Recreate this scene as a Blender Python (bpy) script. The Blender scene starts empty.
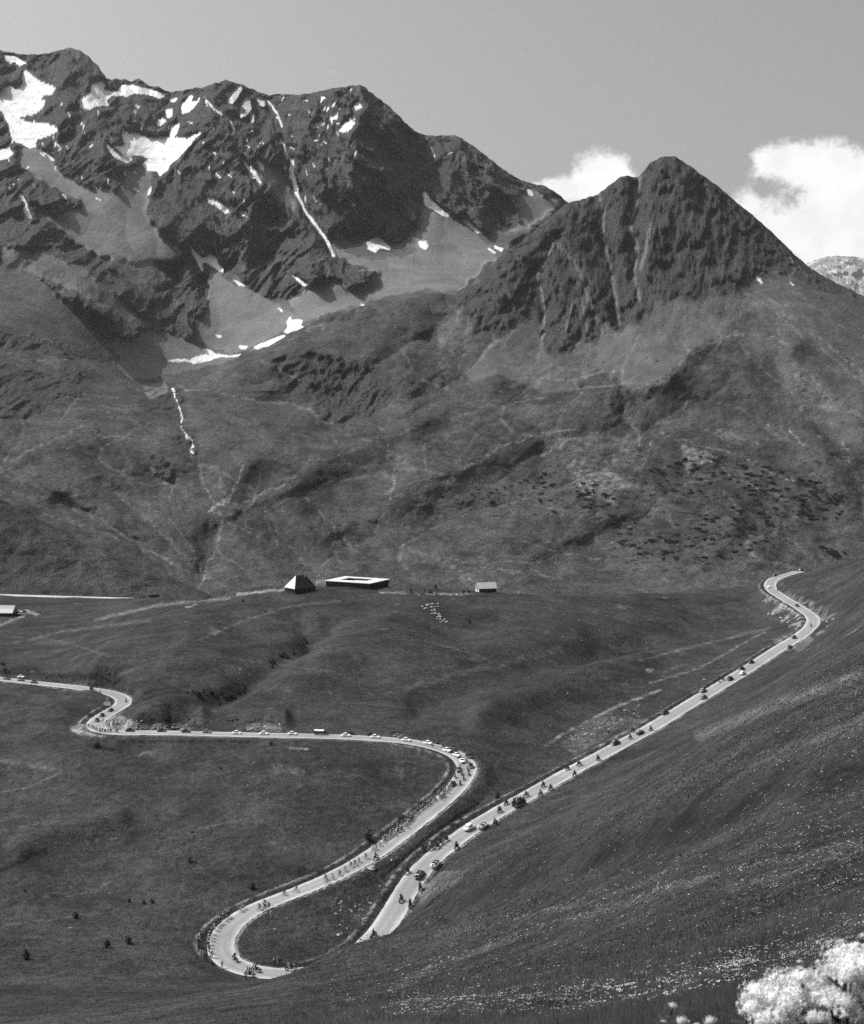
import bpy, bmesh, math, random
import numpy as np
from mathutils import Vector, Matrix

random.seed(7)
rng = np.random.default_rng(11)
S = bpy.context.scene
COL = S.collection
F = 1400.0            # focal length in picture units; camera at the origin looks along +Y, level
CX, CY = 432.0, 412.0

# ------------------------------------------------------------------ noise
def _hash(ix, iy, iz):
    h = (ix.astype(np.int64) * 374761393 + iy.astype(np.int64) * 668265263 + iz * 2147483647) & 0xFFFFFFFF
    h = ((h ^ (h >> 13)) * 1274126177) & 0xFFFFFFFF
    h = h ^ (h >> 16)
    return h
def gnoise(x, y, seed=0):
    x = np.asarray(x, dtype=np.float64); y = np.asarray(y, dtype=np.float64)
    x0 = np.floor(x); y0 = np.floor(y)
    fx = x - x0; fy = y - y0
    ux = fx * fx * fx * (fx * (fx * 6 - 15) + 10); uy = fy * fy * fy * (fy * (fy * 6 - 15) + 10)
    def g(dx, dy):
        a = (_hash(x0 + dx, y0 + dy, seed * 7919 + 13) & 0xFFFF) * (2 * math.pi / 65536.0)
        return np.cos(a) * (fx - dx) + np.sin(a) * (fy - dy)
    n00, n10, n01, n11 = g(0, 0), g(1, 0), g(0, 1), g(1, 1)
    a = n00 + ux * (n10 - n00); b = n01 + ux * (n11 - n01)
    return (a + uy * (b - a)) * 1.5
def fbm(x, y, octv=5, seed=0, gain=.5, lac=2.03):
    s = 0; a = 1.0; t = 0
    for i in range(octv):
        s = s + a * gnoise(x, y, seed + i * 17); t += a
        x = x * lac + 3.1; y = y * lac - 1.7; a *= gain
    return s / t
def ridged(x, y, octv=5, seed=0, gain=.5, lac=2.07):
    s = 0; a = 1.0; t = 0; w = 1.0
    for i in range(octv):
        n = 1 - np.abs(gnoise(x, y, seed + i * 31)); n = n * n
        s = s + a * n * w; t += a
        w = np.clip(n * 1.6, 0, 1)
        x = x * lac + 5.3; y = y * lac + 2.9; a *= gain
    return s / t
def sst(a, b, x):   # also falls when a > b
    t = np.clip((x - a) / (b - a), 0, 1); return t * t * (3 - 2 * t)
def pseg(PX, PY, path):
    """distance to a polyline and the parameter (0..1) along it"""
    d = np.full(PX.shape, 1e9); tt = np.zeros(PX.shape)
    n = len(path) - 1
    for i in range(n):
        (x0, y0), (x1, y1) = path[i][:2], path[i + 1][:2]
        dx, dy = x1 - x0, y1 - y0; L = dx * dx + dy * dy + 1e-9
        t = np.clip(((PX - x0) * dx + (PY - y0) * dy) / L, 0, 1)
        dd = np.hypot(PX - x0 - t * dx, PY - y0 - t * dy)
        m = dd < d
        d = np.where(m, dd, d); tt = np.where(m, (i + t) / n, tt)
    return d, tt
def pchip(t, V, ts):
    """monotone cubic over axis 0 of V (n x cols) at ts"""
    t = np.asarray(t, float); h = np.diff(t)[:, None]; dl = np.diff(V, axis=0) / h
    m = np.zeros_like(V); m[0] = dl[0]; m[-1] = dl[-1]
    a, b = dl[:-1], dl[1:]
    m[1:-1] = np.where(a * b > 0, 2 * a * b / np.where(np.abs(a + b) < 1e-12, 1e-12, a + b), 0)
    k = np.clip(np.searchsorted(t, ts, side='right') - 1, 0, len(t) - 2)
    hh = h[k]; s = ((ts - t[k])[:, None]) / hh
    return ((1 + 2 * s) * (1 - s) ** 2 * V[k] + s * (1 - s) ** 2 * hh * m[k]
            + s * s * (3 - 2 * s) * V[k + 1] + s * s * (s - 1) * hh * m[k + 1])

# ------------------------------------------------------------------ ground-cover maps (what grows or lies where)
RS = 2; OX = 20; RW, RH = 910 * RS, 1060 * RS
MAPS = {}
def gmap(n):
    if n not in MAPS: MAPS[n] = np.zeros((RH, RW), np.float32)
    return MAPS[n]
def poly(kind, pts, v=1.0, off=(0, 0), k=1.0, mode='max'):
    M = gmap(kind)
    P = [((x / k + off[0] + OX) * RS, (y / k + off[1]) * RS) for x, y in pts]
    xs = [p[0] for p in P]; ys = [p[1] for p in P]
    x0, x1 = max(0, int(min(xs)) - 1), min(RW, int(max(xs)) + 2); y0, y1 = max(0, int(min(ys)) - 1), min(RH, int(max(ys)) + 2)
    if x1 <= x0 or y1 <= y0: return
    X, Y = np.meshgrid(np.arange(x0, x1) + .5, np.arange(y0, y1) + .5)
    ins = np.zeros(X.shape, bool)
    for i in range(len(P)):
        (xa, ya), (xb, yb) = P[i], P[(i + 1) % len(P)]
        if ya == yb: continue
        c = ((ya > Y) != (yb > Y)) & (X < (xb - xa) * (Y - ya) / (yb - ya) + xa)
        ins ^= c
    sub = M[y0:y1, x0:x1]
    if mode == 'max': sub[ins] = np.maximum(sub[ins], v)
    else: sub[ins] = v
def stroke(kind, path, w, v=1.0, off=(0, 0), k=1.0, soft=.5):
    """w: full width in picture units, or a pair for start and end"""
    M = gmap(kind)
    P = [((x / k + off[0] + OX) * RS, (y / k + off[1]) * RS) for x, y in path]
    w0, w1 = (w, w) if not isinstance(w, tuple) else w
    pad = max(w0, w1) * RS + 2
    xs = [p[0] for p in P]; ys = [p[1] for p in P]
    x0, x1 = max(0, int(min(xs) - pad)), min(RW, int(max(xs) + pad)); y0, y1 = max(0, int(min(ys) - pad)), min(RH, int(max(ys) + pad))
    if x1 <= x0 or y1 <= y0: return
    X, Y = np.meshgrid(np.arange(x0, x1) + .5, np.arange(y0, y1) + .5)
    d, t = pseg(X, Y, P)
    hw = (w0 + (w1 - w0) * t) * RS / 2
    val = v * (1 - sst(hw * (1 - soft), hw * (1 + soft) + .3, d))
    M[y0:y1, x0:x1] = np.maximum(M[y0:y1, x0:x1], val)
def blur(kind, r=1):
    M = gmap(kind)
    for _ in range(r):
        M[1:-1] = (M[:-2] + 2 * M[1:-1] + M[2:]) / 4; M[:, 1:-1] = (M[:, :-2] + 2 * M[:, 1:-1] + M[:, 2:]) / 4
def sample(kind, PX, PY, warp=2.0, ws=7.0, seed=3):
    M = gmap(kind)
    wx = warp * fbm(PX / ws, PY / ws, 4, seed); wy = warp * fbm(PX / ws, PY / ws, 4, seed + 50)
    X = PX + wx; Y = PY + wy
    X = np.where(X < -10, -20 - X, X); X = np.where(X > 874, 1748 - X, X); X = np.clip(X, -15, 878)
    U = (X + OX) * RS - .5; V = np.clip(Y * RS - .5, 0, RH - 2)
    U = np.clip(U, 0, RW - 2); u0 = U.astype(int); v0 = V.astype(int); fu = U - u0; fv = V - v0
    return (M[v0, u0] * (1 - fu) * (1 - fv) + M[v0, u0 + 1] * fu * (1 - fv) + M[v0 + 1, u0] * (1 - fu) * fv + M[v0 + 1, u0 + 1] * fu * fv)

# ------------------------------------------------------------------ node helper
class NT:
    def __init__(s, tree): s.t = tree; s.n = tree.nodes; s.l = tree.links
    def node(s, typ, **kw):
        n = s.n.new(typ)
        for k, v in kw.items(): setattr(n, k, v)
        return n
    def put(s, sock, v):
        if hasattr(v, 'is_output'): s.l.new(v, sock)
        elif sock.type in ('RGBA',) and not hasattr(v, '__len__'): sock.default_value = (v, v, v, 1)
        else: sock.default_value = v
    def m(s, op, a, b=None, c=None, clamp=False):
        n = s.node('ShaderNodeMath', operation=op); n.use_clamp = clamp
        s.put(n.inputs[0], a)
        if b is not None: s.put(n.inputs[1], b)
        if c is not None: s.put(n.inputs[2], c)
        return n.outputs[0]
    def mix(s, f, a, b):
        n = s.node('ShaderNodeMix'); n.data_type = 'FLOAT'
        s.put(n.inputs[0], f); s.put(n.inputs[2], a); s.put(n.inputs[3], b)
        return n.outputs[0]
    def noise(s, vec, scale, detail=4, rough=.55, dist=0):
        n = s.node('ShaderNodeTexNoise'); s.put(n.inputs['Vector'], vec)
        n.inputs['Scale'].default_value = scale; n.inputs['Detail'].default_value = detail
        n.inputs['Roughness'].default_value = rough; n.inputs['Distortion'].default_value = dist
        return n.outputs['Fac']
    def vor(s, vec, scale, feature='F1', out='Distance'):
        n = s.node('ShaderNodeTexVoronoi', feature=feature); s.put(n.inputs['Vector'], vec); n.inputs['Scale'].default_value = scale
        return n.outputs[out]
    def rng(s, v, a, b, c, d):
        n = s.node('ShaderNodeMapRange'); s.put(n.inputs[0], v)
        for i, q in enumerate((a, b, c, d)): n.inputs[i + 1].default_value = q
        return n.outputs[0]
def newmat(name):
    m = bpy.data.materials.new(name); m.use_nodes = True
    nt = NT(m.node_tree); nt.n.clear()
    out = nt.node('ShaderNodeOutputMaterial'); bs = nt.node('ShaderNodeBsdfPrincipled')
    nt.l.new(bs.outputs[0], out.inputs[0])
    bs.inputs['Specular IOR Level'].default_value = .15; bs.inputs['Roughness'].default_value = .9
    return m, nt, bs
def simple(name, g, rough=.6, spec=.3, metal=0, var=.15, scale=6):
    m, nt, bs = newmat(name)
    tc = nt.node('ShaderNodeTexCoord').outputs['Object']
    v = nt.noise(tc, scale, 3)
    nt.put(bs.inputs['Base Color'], nt.m('MULTIPLY', nt.rng(v, .25, .75, 1 - var, 1 + var), g))
    bs.inputs['Roughness'].default_value = rough; bs.inputs['Specular IOR Level'].default_value = spec; bs.inputs['Metallic'].default_value = metal
    return m

# ------------------------------------------------------------------ mesh helpers
def mesh_np(name, V, Fq, mat=None, smooth=True, attrs=None):
    me = bpy.data.meshes.new(name)
    nv, nf = len(V), len(Fq); k = Fq.shape[1]
    me.vertices.add(nv); me.vertices.foreach_set('co', np.ascontiguousarray(V, np.float32).ravel())
    me.loops.add(nf * k); me.loops.foreach_set('vertex_index', np.ascontiguousarray(Fq, np.int32).ravel())
    me.polygons.add(nf); me.polygons.foreach_set('loop_start', np.arange(0, nf * k, k, dtype=np.int32))
    me.polygons.foreach_set('loop_total', np.full(nf, k, np.int32))
    if smooth: me.polygons.foreach_set('use_smooth', np.ones(nf, bool))
    me.update(calc_edges=True)
    if attrs:
        for an, arr in attrs.items():
            a = me.attributes.new(an, 'FLOAT_COLOR', 'POINT')
            c = np.ones((nv, 4), np.float32); c[:, :arr.shape[1]] = arr
            a.data.foreach_set('color', c.ravel())
    if mat: me.materials.append(mat)
    return me
def link(name, me, parent=None):
    o = bpy.data.objects.new(name, me); COL.objects.link(o)
    if parent: o.parent = parent
    return o
def grid_faces(nr, nc, flip=False):
    i = np.arange(nr * nc).reshape(nr, nc)
    q = np.stack([i[:-1, :-1], i[:-1, 1:], i[1:, 1:], i[1:, :-1]], -1).reshape(-1, 4)
    return q[:, ::-1] if flip else q
def tag(o, label=None, cat=None, group=None, kind=None):
    if label: o['label'] = label
    if cat: o['category'] = cat
    if group: o['group'] = group
    if kind: o['kind'] = kind
    return o

# ------------------------------------------------------------------ what covers the slopes: rock, scree, snow, pale earth, dark heath, some painted shade
Z1, Z2, Z3, Z4, Z5 = (0, 30), (288, 60), (576, 120), (0, 230), (288, 230)
def snow(p, off): poly('snow', p, 1, off, 3)
for p in [
 [(10,75),(40,78),(75,90),(78,100),(60,108),(45,100),(30,98),(15,92)],
 [(75,120),(95,130),(110,148),(140,160),(168,175),(160,188),(120,205),(135,212),(128,235),(98,255),(70,258),(58,262),(80,275),(130,278),(165,290),(175,302),(150,318),(110,330),(105,350),(90,355),(70,345),(50,340),(40,330),(30,355),(40,370),(20,385),(-30,400),(-30,350),(0,360),(25,350),(35,330),(28,300),(22,280),(10,255),(-10,230),(0,190),(20,170),(55,175),(70,160),(65,140)],
 [(235,210),(270,190),(275,165),(300,155),(320,155),(310,180),(350,185),(365,165),(400,165),(440,175),(480,185),(510,192),(480,205),(440,195),(400,190),(380,200),(340,195),(320,210),(325,225),(290,230),(260,240),(240,235)],
 [(370,295),(385,310),(410,308),(430,320),(470,322),(520,320),(560,325),(605,305),(590,325),(570,345),(540,380),(515,400),(500,425),(480,440),(470,425),(440,420),(425,400),(445,385),(420,375),(395,378),(395,395),(370,380),(345,350),(375,345),(365,320)],
 [(310,335),(330,350),(355,375),(390,392),(385,398),(345,385),(320,355)],
 [(470,270),(495,265),(490,285),(475,290)], [(495,240),(520,235),(515,260),(500,262)], [(520,290),(540,280),(530,310),(515,325),(505,325)],
 [(545,225),(570,195),(580,200),(575,215),(595,215),(580,235),(560,250),(545,250)], [(510,210),(535,202),(530,215),(515,217)],
 [(690,200),(720,170),(728,175),(710,205),(695,225),(685,215)], [(735,215),(750,210),(755,235),(740,255),(725,265),(720,255),(740,240),(725,230)],
 [(770,205),(795,215),(795,230),(780,225)], [(755,250),(763,255),(762,280),(755,280)],
 [(718,380),(735,385),(745,410),(770,425),(785,460),(775,460),(755,430),(735,410)], [(770,385),(790,405),(793,425),(780,415)],
 [(625,505),(650,515),(680,530),(690,545),(675,550),(650,530),(625,520)], [(708,540),(745,548),(740,562),(720,558)],
 [(445,480),(455,470),(452,490),(442,497)], [(55,485),(65,490),(80,520),(95,565),(85,565),(70,540),(75,520),(58,505)]]: snow(p, Z1)
for p in [
 [(8,295),(18,300),(20,340),(32,400),(25,410),(12,370),(3,330)], [(100,110),(115,112),(95,130)], [(125,172),(150,165),(145,178),(125,182)],
 [(68,195),(100,180),(110,190),(90,202),(72,202)], [(150,215),(165,195),(190,178),(202,185),(190,205),(165,220)], [(188,145),(210,125),(222,140),(200,158)],
 [(75,237),(100,237),(80,243)], [(178,88),(192,84),(188,95)], [(402,390),(415,395),(425,415),(450,435),(470,455),(488,455),(485,472),(465,468),(440,450),(415,440),(408,435)],
 [(515,465),(535,462),(545,485),(575,515),(570,522),(540,495),(525,485)], [(235,548),(262,530),(275,532),(310,565),(305,570),(275,565),(260,577),(240,568)],
 [(388,545),(415,540),(422,560),(415,570),(398,562)], [(715,385),(730,392),(733,410),(722,405)], [(600,562),(625,580),(620,584),(600,568)], [(615,555),(645,565),(640,575),(620,565)]]: snow(p, Z2)
for p in [
 [(562,33),(575,45),(590,70),(605,85),(632,70),(650,85),(655,100),(670,118),(668,130),(640,112),(610,95),(608,125),(598,110),(580,75)], [(590,38),(600,45),(615,70),(608,75)],
 [(695,148),(715,155),(740,168),(720,168)],
 [(500,392),(530,385),(570,390),(590,378),(620,372),(605,358),(625,358),(650,372),(690,375),(725,372),(715,380),(660,380),(630,392),(580,402),(570,395),(520,395)],
 [(645,315),(670,318),(660,325)], [(715,348),(742,350),(735,358),(720,356)], [(760,352),(790,338),(820,325),(850,313),(856,320),(830,335),(800,350),(770,358)], [(830,232),(850,240),(845,246)]]: snow(p, Z4)
for p in [[(-5,276),(2,264),(12,256),(8,268),(25,268),(45,270),(40,285),(48,290),(20,302),(0,309),(-14,306),(-2,292)], [(10,132),(35,148),(60,165),(48,170),(25,150)], [(215,218),(230,225),(222,230)]]: snow(p, Z5)
for p in [[(537,470),(545,470),(562,490),(555,492)], [(640,485),(655,495),(648,497)]]: snow(p, Z3)
stroke('snow', [(615,205),(640,235),(660,250),(685,265)], 1.6, .9, Z1, 3); stroke('snow', [(690,270),(705,310)], 1.2, .8, Z1, 3)
stroke('snow', [(805,215),(832,250),(845,290)], 1.8, .9, Z1, 3); stroke('snow', [(835,320),(850,345),(864,385)], 1.8, .9, Z1, 3)
stroke('snow', [(30,405),(45,440),(60,465),(90,505),(115,540),(135,585)], (2, 3.2), 1, Z2, 3)
stroke('snow', [(428,262),(440,290)], 1.6, .7, Z2, 3); stroke('snow', [(465,290),(497,275)], 1.4, .6, Z2, 3); stroke('snow', [(240,432),(246,445)], 1.4, .8, Z1, 3)
stroke('snow', [(516,290),(480,400)], 1.2, .5, Z1, 3); stroke('snow', [(135,368),(160,388)], 2, 1, Z1, 3)
for _ in range(140):      # small leftover patches high on the faces
    x = rng.uniform(4, 360); y = rng.uniform(95, 200)
    stroke('snow', [(x, y), (x + rng.uniform(-3, 5), y + rng.uniform(1, 5))], rng.uniform(.7, 1.5), .9)

# scree fans and gravel below the cliffs
SC = [
 [(15,150),(35,145),(45,150),(60,172),(80,185),(112,192),(124,192),(128,175),(138,165),(152,170),(150,190),(145,210),(152,222),(165,238),(185,250),(172,262),(130,258),(100,255),(80,240),(50,222),(38,215),(30,205),(60,215),(82,205),(62,192),(45,185),(20,165)],
 [(200,270),(207,273),(220,273),(233,285),(247,288),(263,297),(277,303),(300,318),(290,328),(253,347),(230,354),(207,345),(187,340),(197,337),(200,326),(206,310),(204,293),(200,283)],
 [(127,320),(150,330),(180,338),(200,347),(240,357),(220,364),(167,376),(133,380),(113,363),(113,340)],
 [(288,300),(308,283),(325,280),(335,277),(355,287),(375,270),(388,266),(441,237),(475,233),(495,250),(458,290),(431,288),(388,297),(338,310),(300,323)],
 [(418,217),(426,206),(445,217),(461,223),(475,233),(485,244),(495,258),(500,260),(470,292),(430,290),(415,247),(418,230)],
 [(518,194),(530,188),(565,203),(525,230),(505,233),(518,225)], [(330,240),(345,252),(375,262),(400,255),(400,275),(370,285),(340,280)],
 [(255,160),(278,165),(292,195),(300,215),(285,205),(262,180)], [(90,180),(120,195),(180,250),(140,270),(110,262)]]
for p in SC: poly('scree', p, .9)
# rock: cliffs of the high ridge
ROCK = [
 [(-30,40),(60,48),(110,78),(160,85),(230,78),(290,92),(362,84),(420,132),(460,136),(512,173),(566,199),(600,215),(566,203),(545,200),(522,190),(515,197),(520,215),(520,226),(500,233),(482,232),(470,220),(450,215),(428,200),(420,200),(418,215),(410,236),(395,243),(375,242),(365,238),(350,243),(335,230),(330,248),(345,262),(378,272),(362,286),(348,287),(332,276),(318,282),(290,300),(255,293),(240,277),(225,270),(205,270),(210,280),(208,307),(197,320),(195,336),(185,338),(175,333),(165,328),(150,330),(133,340),(115,338),(100,320),(80,310),(60,295),(40,280),(10,262),(-30,255)]]
for p in ROCK: poly('rock', p, 1)
for p in SC[:1] + SC[4:6] + SC[7:]: poly('rock', p, 0, mode='set')
for p in [[(118,190),(126,172),(140,172),(150,190),(146,215),(160,240),(185,252),(175,262),(100,257),(70,238),(56,226),(60,218),(82,206)]]: poly('rock', p, 0, mode='set'); poly('scree', p, .9)
for p in [[(0,243),(30,250),(60,258),(85,268),(125,303),(150,325),(120,318),(90,300),(60,285),(20,270),(0,262)], [(105,262),(150,262),(175,280),(150,292),(125,280)]]: poly('rock', p, .25, mode='set'); poly('scree', p, .35)
for p in [[(-20,330),(33,335),(67,347),(107,347),(120,357),(117,363),(80,357),(43,353),(-20,347)], [(-20,367),(23,363),(53,377),(83,370),(87,383),(80,397),(53,397),(43,413),(27,420),(-20,417)],
          [(288,358),(308,356),(338,358),(365,362),(385,373),(398,393),(391,403),(375,413),(331,422),(318,417),(311,397),(305,393),(295,397),(288,387)], [(273,360),(290,357),(306,378),(300,394),(288,388),(276,372)],
          [(318,317),(331,312),(355,310),(353,317),(325,323)], [(120,400),(140,395),(158,388),(172,390),(185,396),(178,408),(150,412)], [(172,436),(186,430),(200,445),(196,455),(182,452)],
          [(148,458),(162,455),(172,465),(168,480),(155,472)], [(380,375),(420,380),(445,378),(440,392),(400,396)], [(575,385),(600,370),(625,385),(640,400),(620,415),(590,405)]]: poly('rock', p, .75)
# rock: the dark pyramid
poly('rock', [(455,297),(480,272),(530,228),(566,200),(620,172),(668,150),(690,160),(735,195),(780,235),(840,280),(866,294),(855,296),(838,293),(812,285),(795,279),(788,272),(776,274),(765,270),(752,278),(748,273),(744,281),(738,292),(728,287),(722,295),(712,290),(700,297),(680,297),(655,300),(648,312),(640,326),(632,318),(622,330),(610,328),(600,318),(596,345),(585,342),(578,325),(572,352),(545,356),(541,335),(540,310),(528,308),(512,322),(498,335),(488,332),(483,340),(474,322),(464,315)], 1)
for p in [[(452,300),(462,312),(456,330),(440,350),(436,330),(430,305)], [(466,318),(474,324),(470,345),(462,352)]]: poly('scree', p, .6)
poly('scree', [(600,320),(640,330),(648,345),(620,372),(596,360)], .8); poly('scree', [(535,340),(548,350),(560,382),(520,384)], .7); poly('scree', [(655,300),(700,296),(690,330),(660,350)], .7)
poly('scree', [(470,345),(500,340),(540,310),(545,355),(575,352),(600,345),(625,330),(645,325),(655,302),(700,298),(745,292),(760,300),(730,325),(690,352),(680,366),(655,383),(610,388),(560,388),(525,385),(500,375),(470,380),(455,372)], .55)
poly('scree', [(520,382),(560,362),(600,362),(650,370),(640,386),(590,390),(540,392)], .5)
poly('scree', [(790,275),(864,296),(900,310),(880,420),(840,400),(800,360),(760,320),(745,285)], .4)
poly('scree', [(780,345),(800,350),(840,400),(864,430),(864,450),(830,440),(800,410),(785,385),(775,360)], .55)
# pale gullies of stones
for path, w, v in [([(554,243),(545,262),(537,277),(541,290),(545,310),(544,330),(541,345),(538,358)], 2.2, .75), ([(598,192),(604,212),(603,235),(608,255),(612,275),(616,300),(620,325)], 2.6, .6),
                   ([(640,178),(636,205),(630,225),(638,250),(634,275),(640,300)], 4, .55), ([(566,330),(572,305),(576,300)], 1.3, .7), ([(582,300),(586,325),(590,345)], 1.3, .6), ([(590,300),(600,325),(604,335)], 1.3, .6),
                   ([(545,232),(575,262),(585,285),(588,300)], 4, .28), ([(650,225),(646,250),(640,270)], 5, .4), ([(790,255),(795,270),(790,278)], 3, .5), ([(515,330),(495,342),(480,360)], 1.6, .6), ([(525,315),(512,330),(505,345)], 1.2, .6),
                   ([(462,340),(463,355),(458,370)], 2, .6), ([(556,362),(520,385),(500,392)], 2, .35), ([(538,356),(530,372),(518,385)], 5, .35),
                   ([(765,295),(790,315),(830,345),(875,385)], 3, .35), ([(745,290),(775,312),(800,335),(850,370)], 2.2, .4), ([(760,300),(800,325),(864,372)], 1.6, .5), ([(790,290),(830,318),(870,345)], 2.2, .35), ([(815,340),(840,365),(870,388)], 2.5, .35),
                   ([(690,353),(680,366),(672,376),(655,382),(640,385)], 2.6, .5), ([(705,342),(740,334),(775,338),(788,346)], 2.2, .5), ([(520,379),(550,377),(575,380),(600,372),(625,372)], 1.8, .5), ([(510,400),(540,393),(580,388),(620,385),(650,386)], 1.8, .4), ([(450,420),(480,408),(520,402),(545,396)], 1.6, .4),
                   ([(418,505),(440,490),(470,466),(500,447),(535,435),(575,428)], 3, .5), ([(520,462),(545,452),(575,438)], 3.5, .5), ([(418,505),(430,490),(428,470),(424,445),(432,435)], 3, .4),
                   ([(290,487),(305,497),(320,510),(335,530),(352,548)], 2.2, .5), ([(292,490),(288,470),(310,462),(350,452),(375,440),(420,428)], 1.6, .4), ([(262,496),(285,482),(300,474)], 2.2, .45), ([(210,510),(228,500),(238,480),(244,465)], (6, 3), .8),  # last run paints the sunlit slab of the knob
                   ([(206,505),(225,520),(255,535),(275,545)], 2.0, .35), ([(222,488),(216,470),(190,462)], 5, .35), ([(150,468),(160,478),(172,490),(168,500)], 2, .5), ([(65,450),(80,440),(110,436),(160,440)], 2, .35), ([(5,490),(40,500),(75,480),(110,470),(140,465)], 2.2, .3),
                   ([(40,515),(80,525),(130,545),(180,565)], 2.5, .3), ([(145,490),(150,515),(142,520)], 1.2, .35), ([(700,447),(715,449),(740,454),(765,470),(795,481)], 1.8, .75), ([(720,466),(732,478),(738,488)], 1.6, .6), ([(742,480),(762,492)], 2.0, .5), ([(720,487),(730,500),(736,507)], 1.5, .6),
                   ([(735,518),(745,525),(757,529)], 3.5, .5), ([(790,540),(805,552),(815,566)], 1.6, .45), ([(790,430),(797,438),(801,445)], 1.8, 1), ([(838,446),(848,451)], 1.4, .7), ([(632,420),(640,440)], 2, .5), ([(660,432),(678,440),(690,440)], 3, .4)]:
    w = tuple(q * .65 for q in w) if isinstance(w, tuple) else w * .65
    stroke('pale', path, w, min(1, v * 1.15))
for p, v in [([(566,460),(582,458),(612,470),(622,480),(640,488),(612,492),(618,505),(608,502),(592,492),(590,500),(580,490),(572,480)], .55), ([(683,445),(705,450),(718,462),(705,462),(690,474),(684,462)], .6), ([(550,440),(590,432),(640,440),(650,470),(600,465),(570,455)], .25),
             ([(700,428),(730,430),(745,440),(720,438)], .3), ([(790,360),(805,365),(835,405),(820,425),(800,410)], .35), ([(445,310),(470,330),(458,375),(440,385),(435,350)], .22), ([(140,385),(165,382),(168,392),(150,400)], .5)]:
    poly('pale', p, v)
# running water, white in its bed
stroke('snow', [(172,388),(176,400),(180,410),(182,418),(181,428),(186,434),(193,441),(191,450)], 1.0, .9)
for x, y in [(173,388),(186,436),(192,444),(191,450)]: stroke('snow', [(x, y), (x + 1, y + 3)], 1.6, 1)
stroke('pale', [(191,450),(196,462),(203,480),(212,500),(222,520),(216,545),(207,572)], (3, 1.6), .55)
for pth, w_, v_ in [([(100,480),(150,522),(200,572)], 1.3, .5), ([(60,502),(140,545),(195,577)], 1.6, .45), ([(92,424),(30,450),(0,470)], 3, .35), ([(215,522),(245,505),(285,483)], 1.6, .6), ([(300,400),(330,430),(350,470)], 1.5, .4), ([(385,440),(395,470),(390,500)], 1.6, .5), ([(400,350),(420,380),(450,390)], 1.4, .45), ([(250,350),(290,338),(330,322)], 2, .35), ([(600,470),(640,500),(680,530)], 1.2, .4), ([(455,560),(500,570),(560,578)], 1.6, .4), ([(400,545),(440,560),(470,575)], 3, .3), ([(520,540),(560,552),(600,560)], 1.4, .4), ([(120,400),(80,395),(60,420)], 1.4, .4), ([(690,400),(660,430),(640,470)], 1.2, .35), ([(830,420),(850,460),(864,500)], 1.4, .4), ([(300,380),(260,360)], 1.2, .4), ([(480,480),(520,500),(590,520)], 1.2, .35), ([(345,520),(330,550),(350,575)], 1.6, .35)]: stroke('pale', pth, w_, v_)
stroke('pale', [(203,480),(222,490),(238,505)], 2, .35); stroke('pale', [(170,520),(190,545),(204,575)], 1.6, .35)
for y0_ in range(9):
    xx = rng.uniform(180, 290); yy = rng.uniform(470, 575); stroke('pale', [(xx, yy), (xx + rng.uniform(-8, 8), yy + rng.uniform(8, 22))], 1.2, .3)
stroke('pale', [(192,594),(198,589),(204,580),(203,575),(208,573)], 1.3, 1); stroke('pale', [(183,586),(186,588)], 1.6, 1); stroke('pale', [(204,580),(210,575)], 1.2, .7)
# darker heath and dips; first patch paints a knob's shaded right face
for p, v in [([(246,470),(262,458),(292,464),(290,482),(262,494),(236,505)], 1.0), ([(400,350),(450,370),(460,385),(400,390),(385,370)], .4), ([(540,420),(580,405),(640,410),(600,440),(520,470),(450,500),(430,500),(480,465)], .35), ([(640,440),(700,430),(780,460),(840,500),(820,540),(700,520),(620,470)], .5),
             ([(690,365),(720,345),(760,342),(778,350),(770,380),(785,420),(700,415),(660,395)], .35), ([(0,500),(60,530),(130,560),(180,580),(0,590)], .35), ([(235,355),(290,350),(310,380),(330,440),(280,450),(240,400)], .35), ([(530,390),(560,384),(580,395),(555,405),(530,402)], .5), ([(545,310),(570,310),(572,352),(545,356)], .9), ([(582,312),(596,345),(612,332),(600,310)], .8)]:
    poly('dark', p, v)
for p, v in [([(470,345),(485,338),(475,375),(462,385)], .5), ([(500,345),(535,330),(520,372),(490,388)], .45), ([(300,470),(350,455),(330,500),(345,545),(300,510)], .5), ([(220,520),(285,490),(330,545),(270,560)], .5), ([(60,450),(110,440),(170,462),(160,480),(80,470)], .6), ([(100,480),(150,470),(160,500),(130,500)], .4), ([(700,380),(770,350),(782,400),(790,430),(720,420)], .5), ([(430,440),(480,425),(520,410),(500,440),(450,462)], .5)]: poly('dark', p, v)
# near slope: dark band of heath, painted shade lines, pale runs of flowers
for path, w, v in [([(0,792),(60,780),(130,776),(210,788),(280,782)], 1.6, .35), ([(0,835),(70,822),(150,826),(230,812)], 1.4, .3), ([(60,900),(120,880),(190,876)], 1.4, .3), ([(0,925),(70,915),(140,922)], 1.6, .3), ([(210,650),(330,665),(430,652)], 1.6, .25), ([(420,640),(520,668),(610,672)], 1.6, .25), ([(330,700),(430,712),(520,700)], 1.6, .25), ([(200,830),(262,812),(330,818)], 1.3, .4), ([(40,640),(110,655),(170,648)], 1.6, .3), ([(300,790),(360,776),(420,782)], 1.3, .3)]:
    q_ = [(x + rng.uniform(-14, 14), y + rng.uniform(-7, 7)) for x, y in path]; a_ = q_[0]; b_ = q_[1]; stroke('pale', [a_, ((a_[0] + b_[0]) / 2 + rng.uniform(-12, 12), (a_[1] + b_[1]) / 2 + rng.uniform(-5, 5)), b_], w * .8, v * .6)
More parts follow.
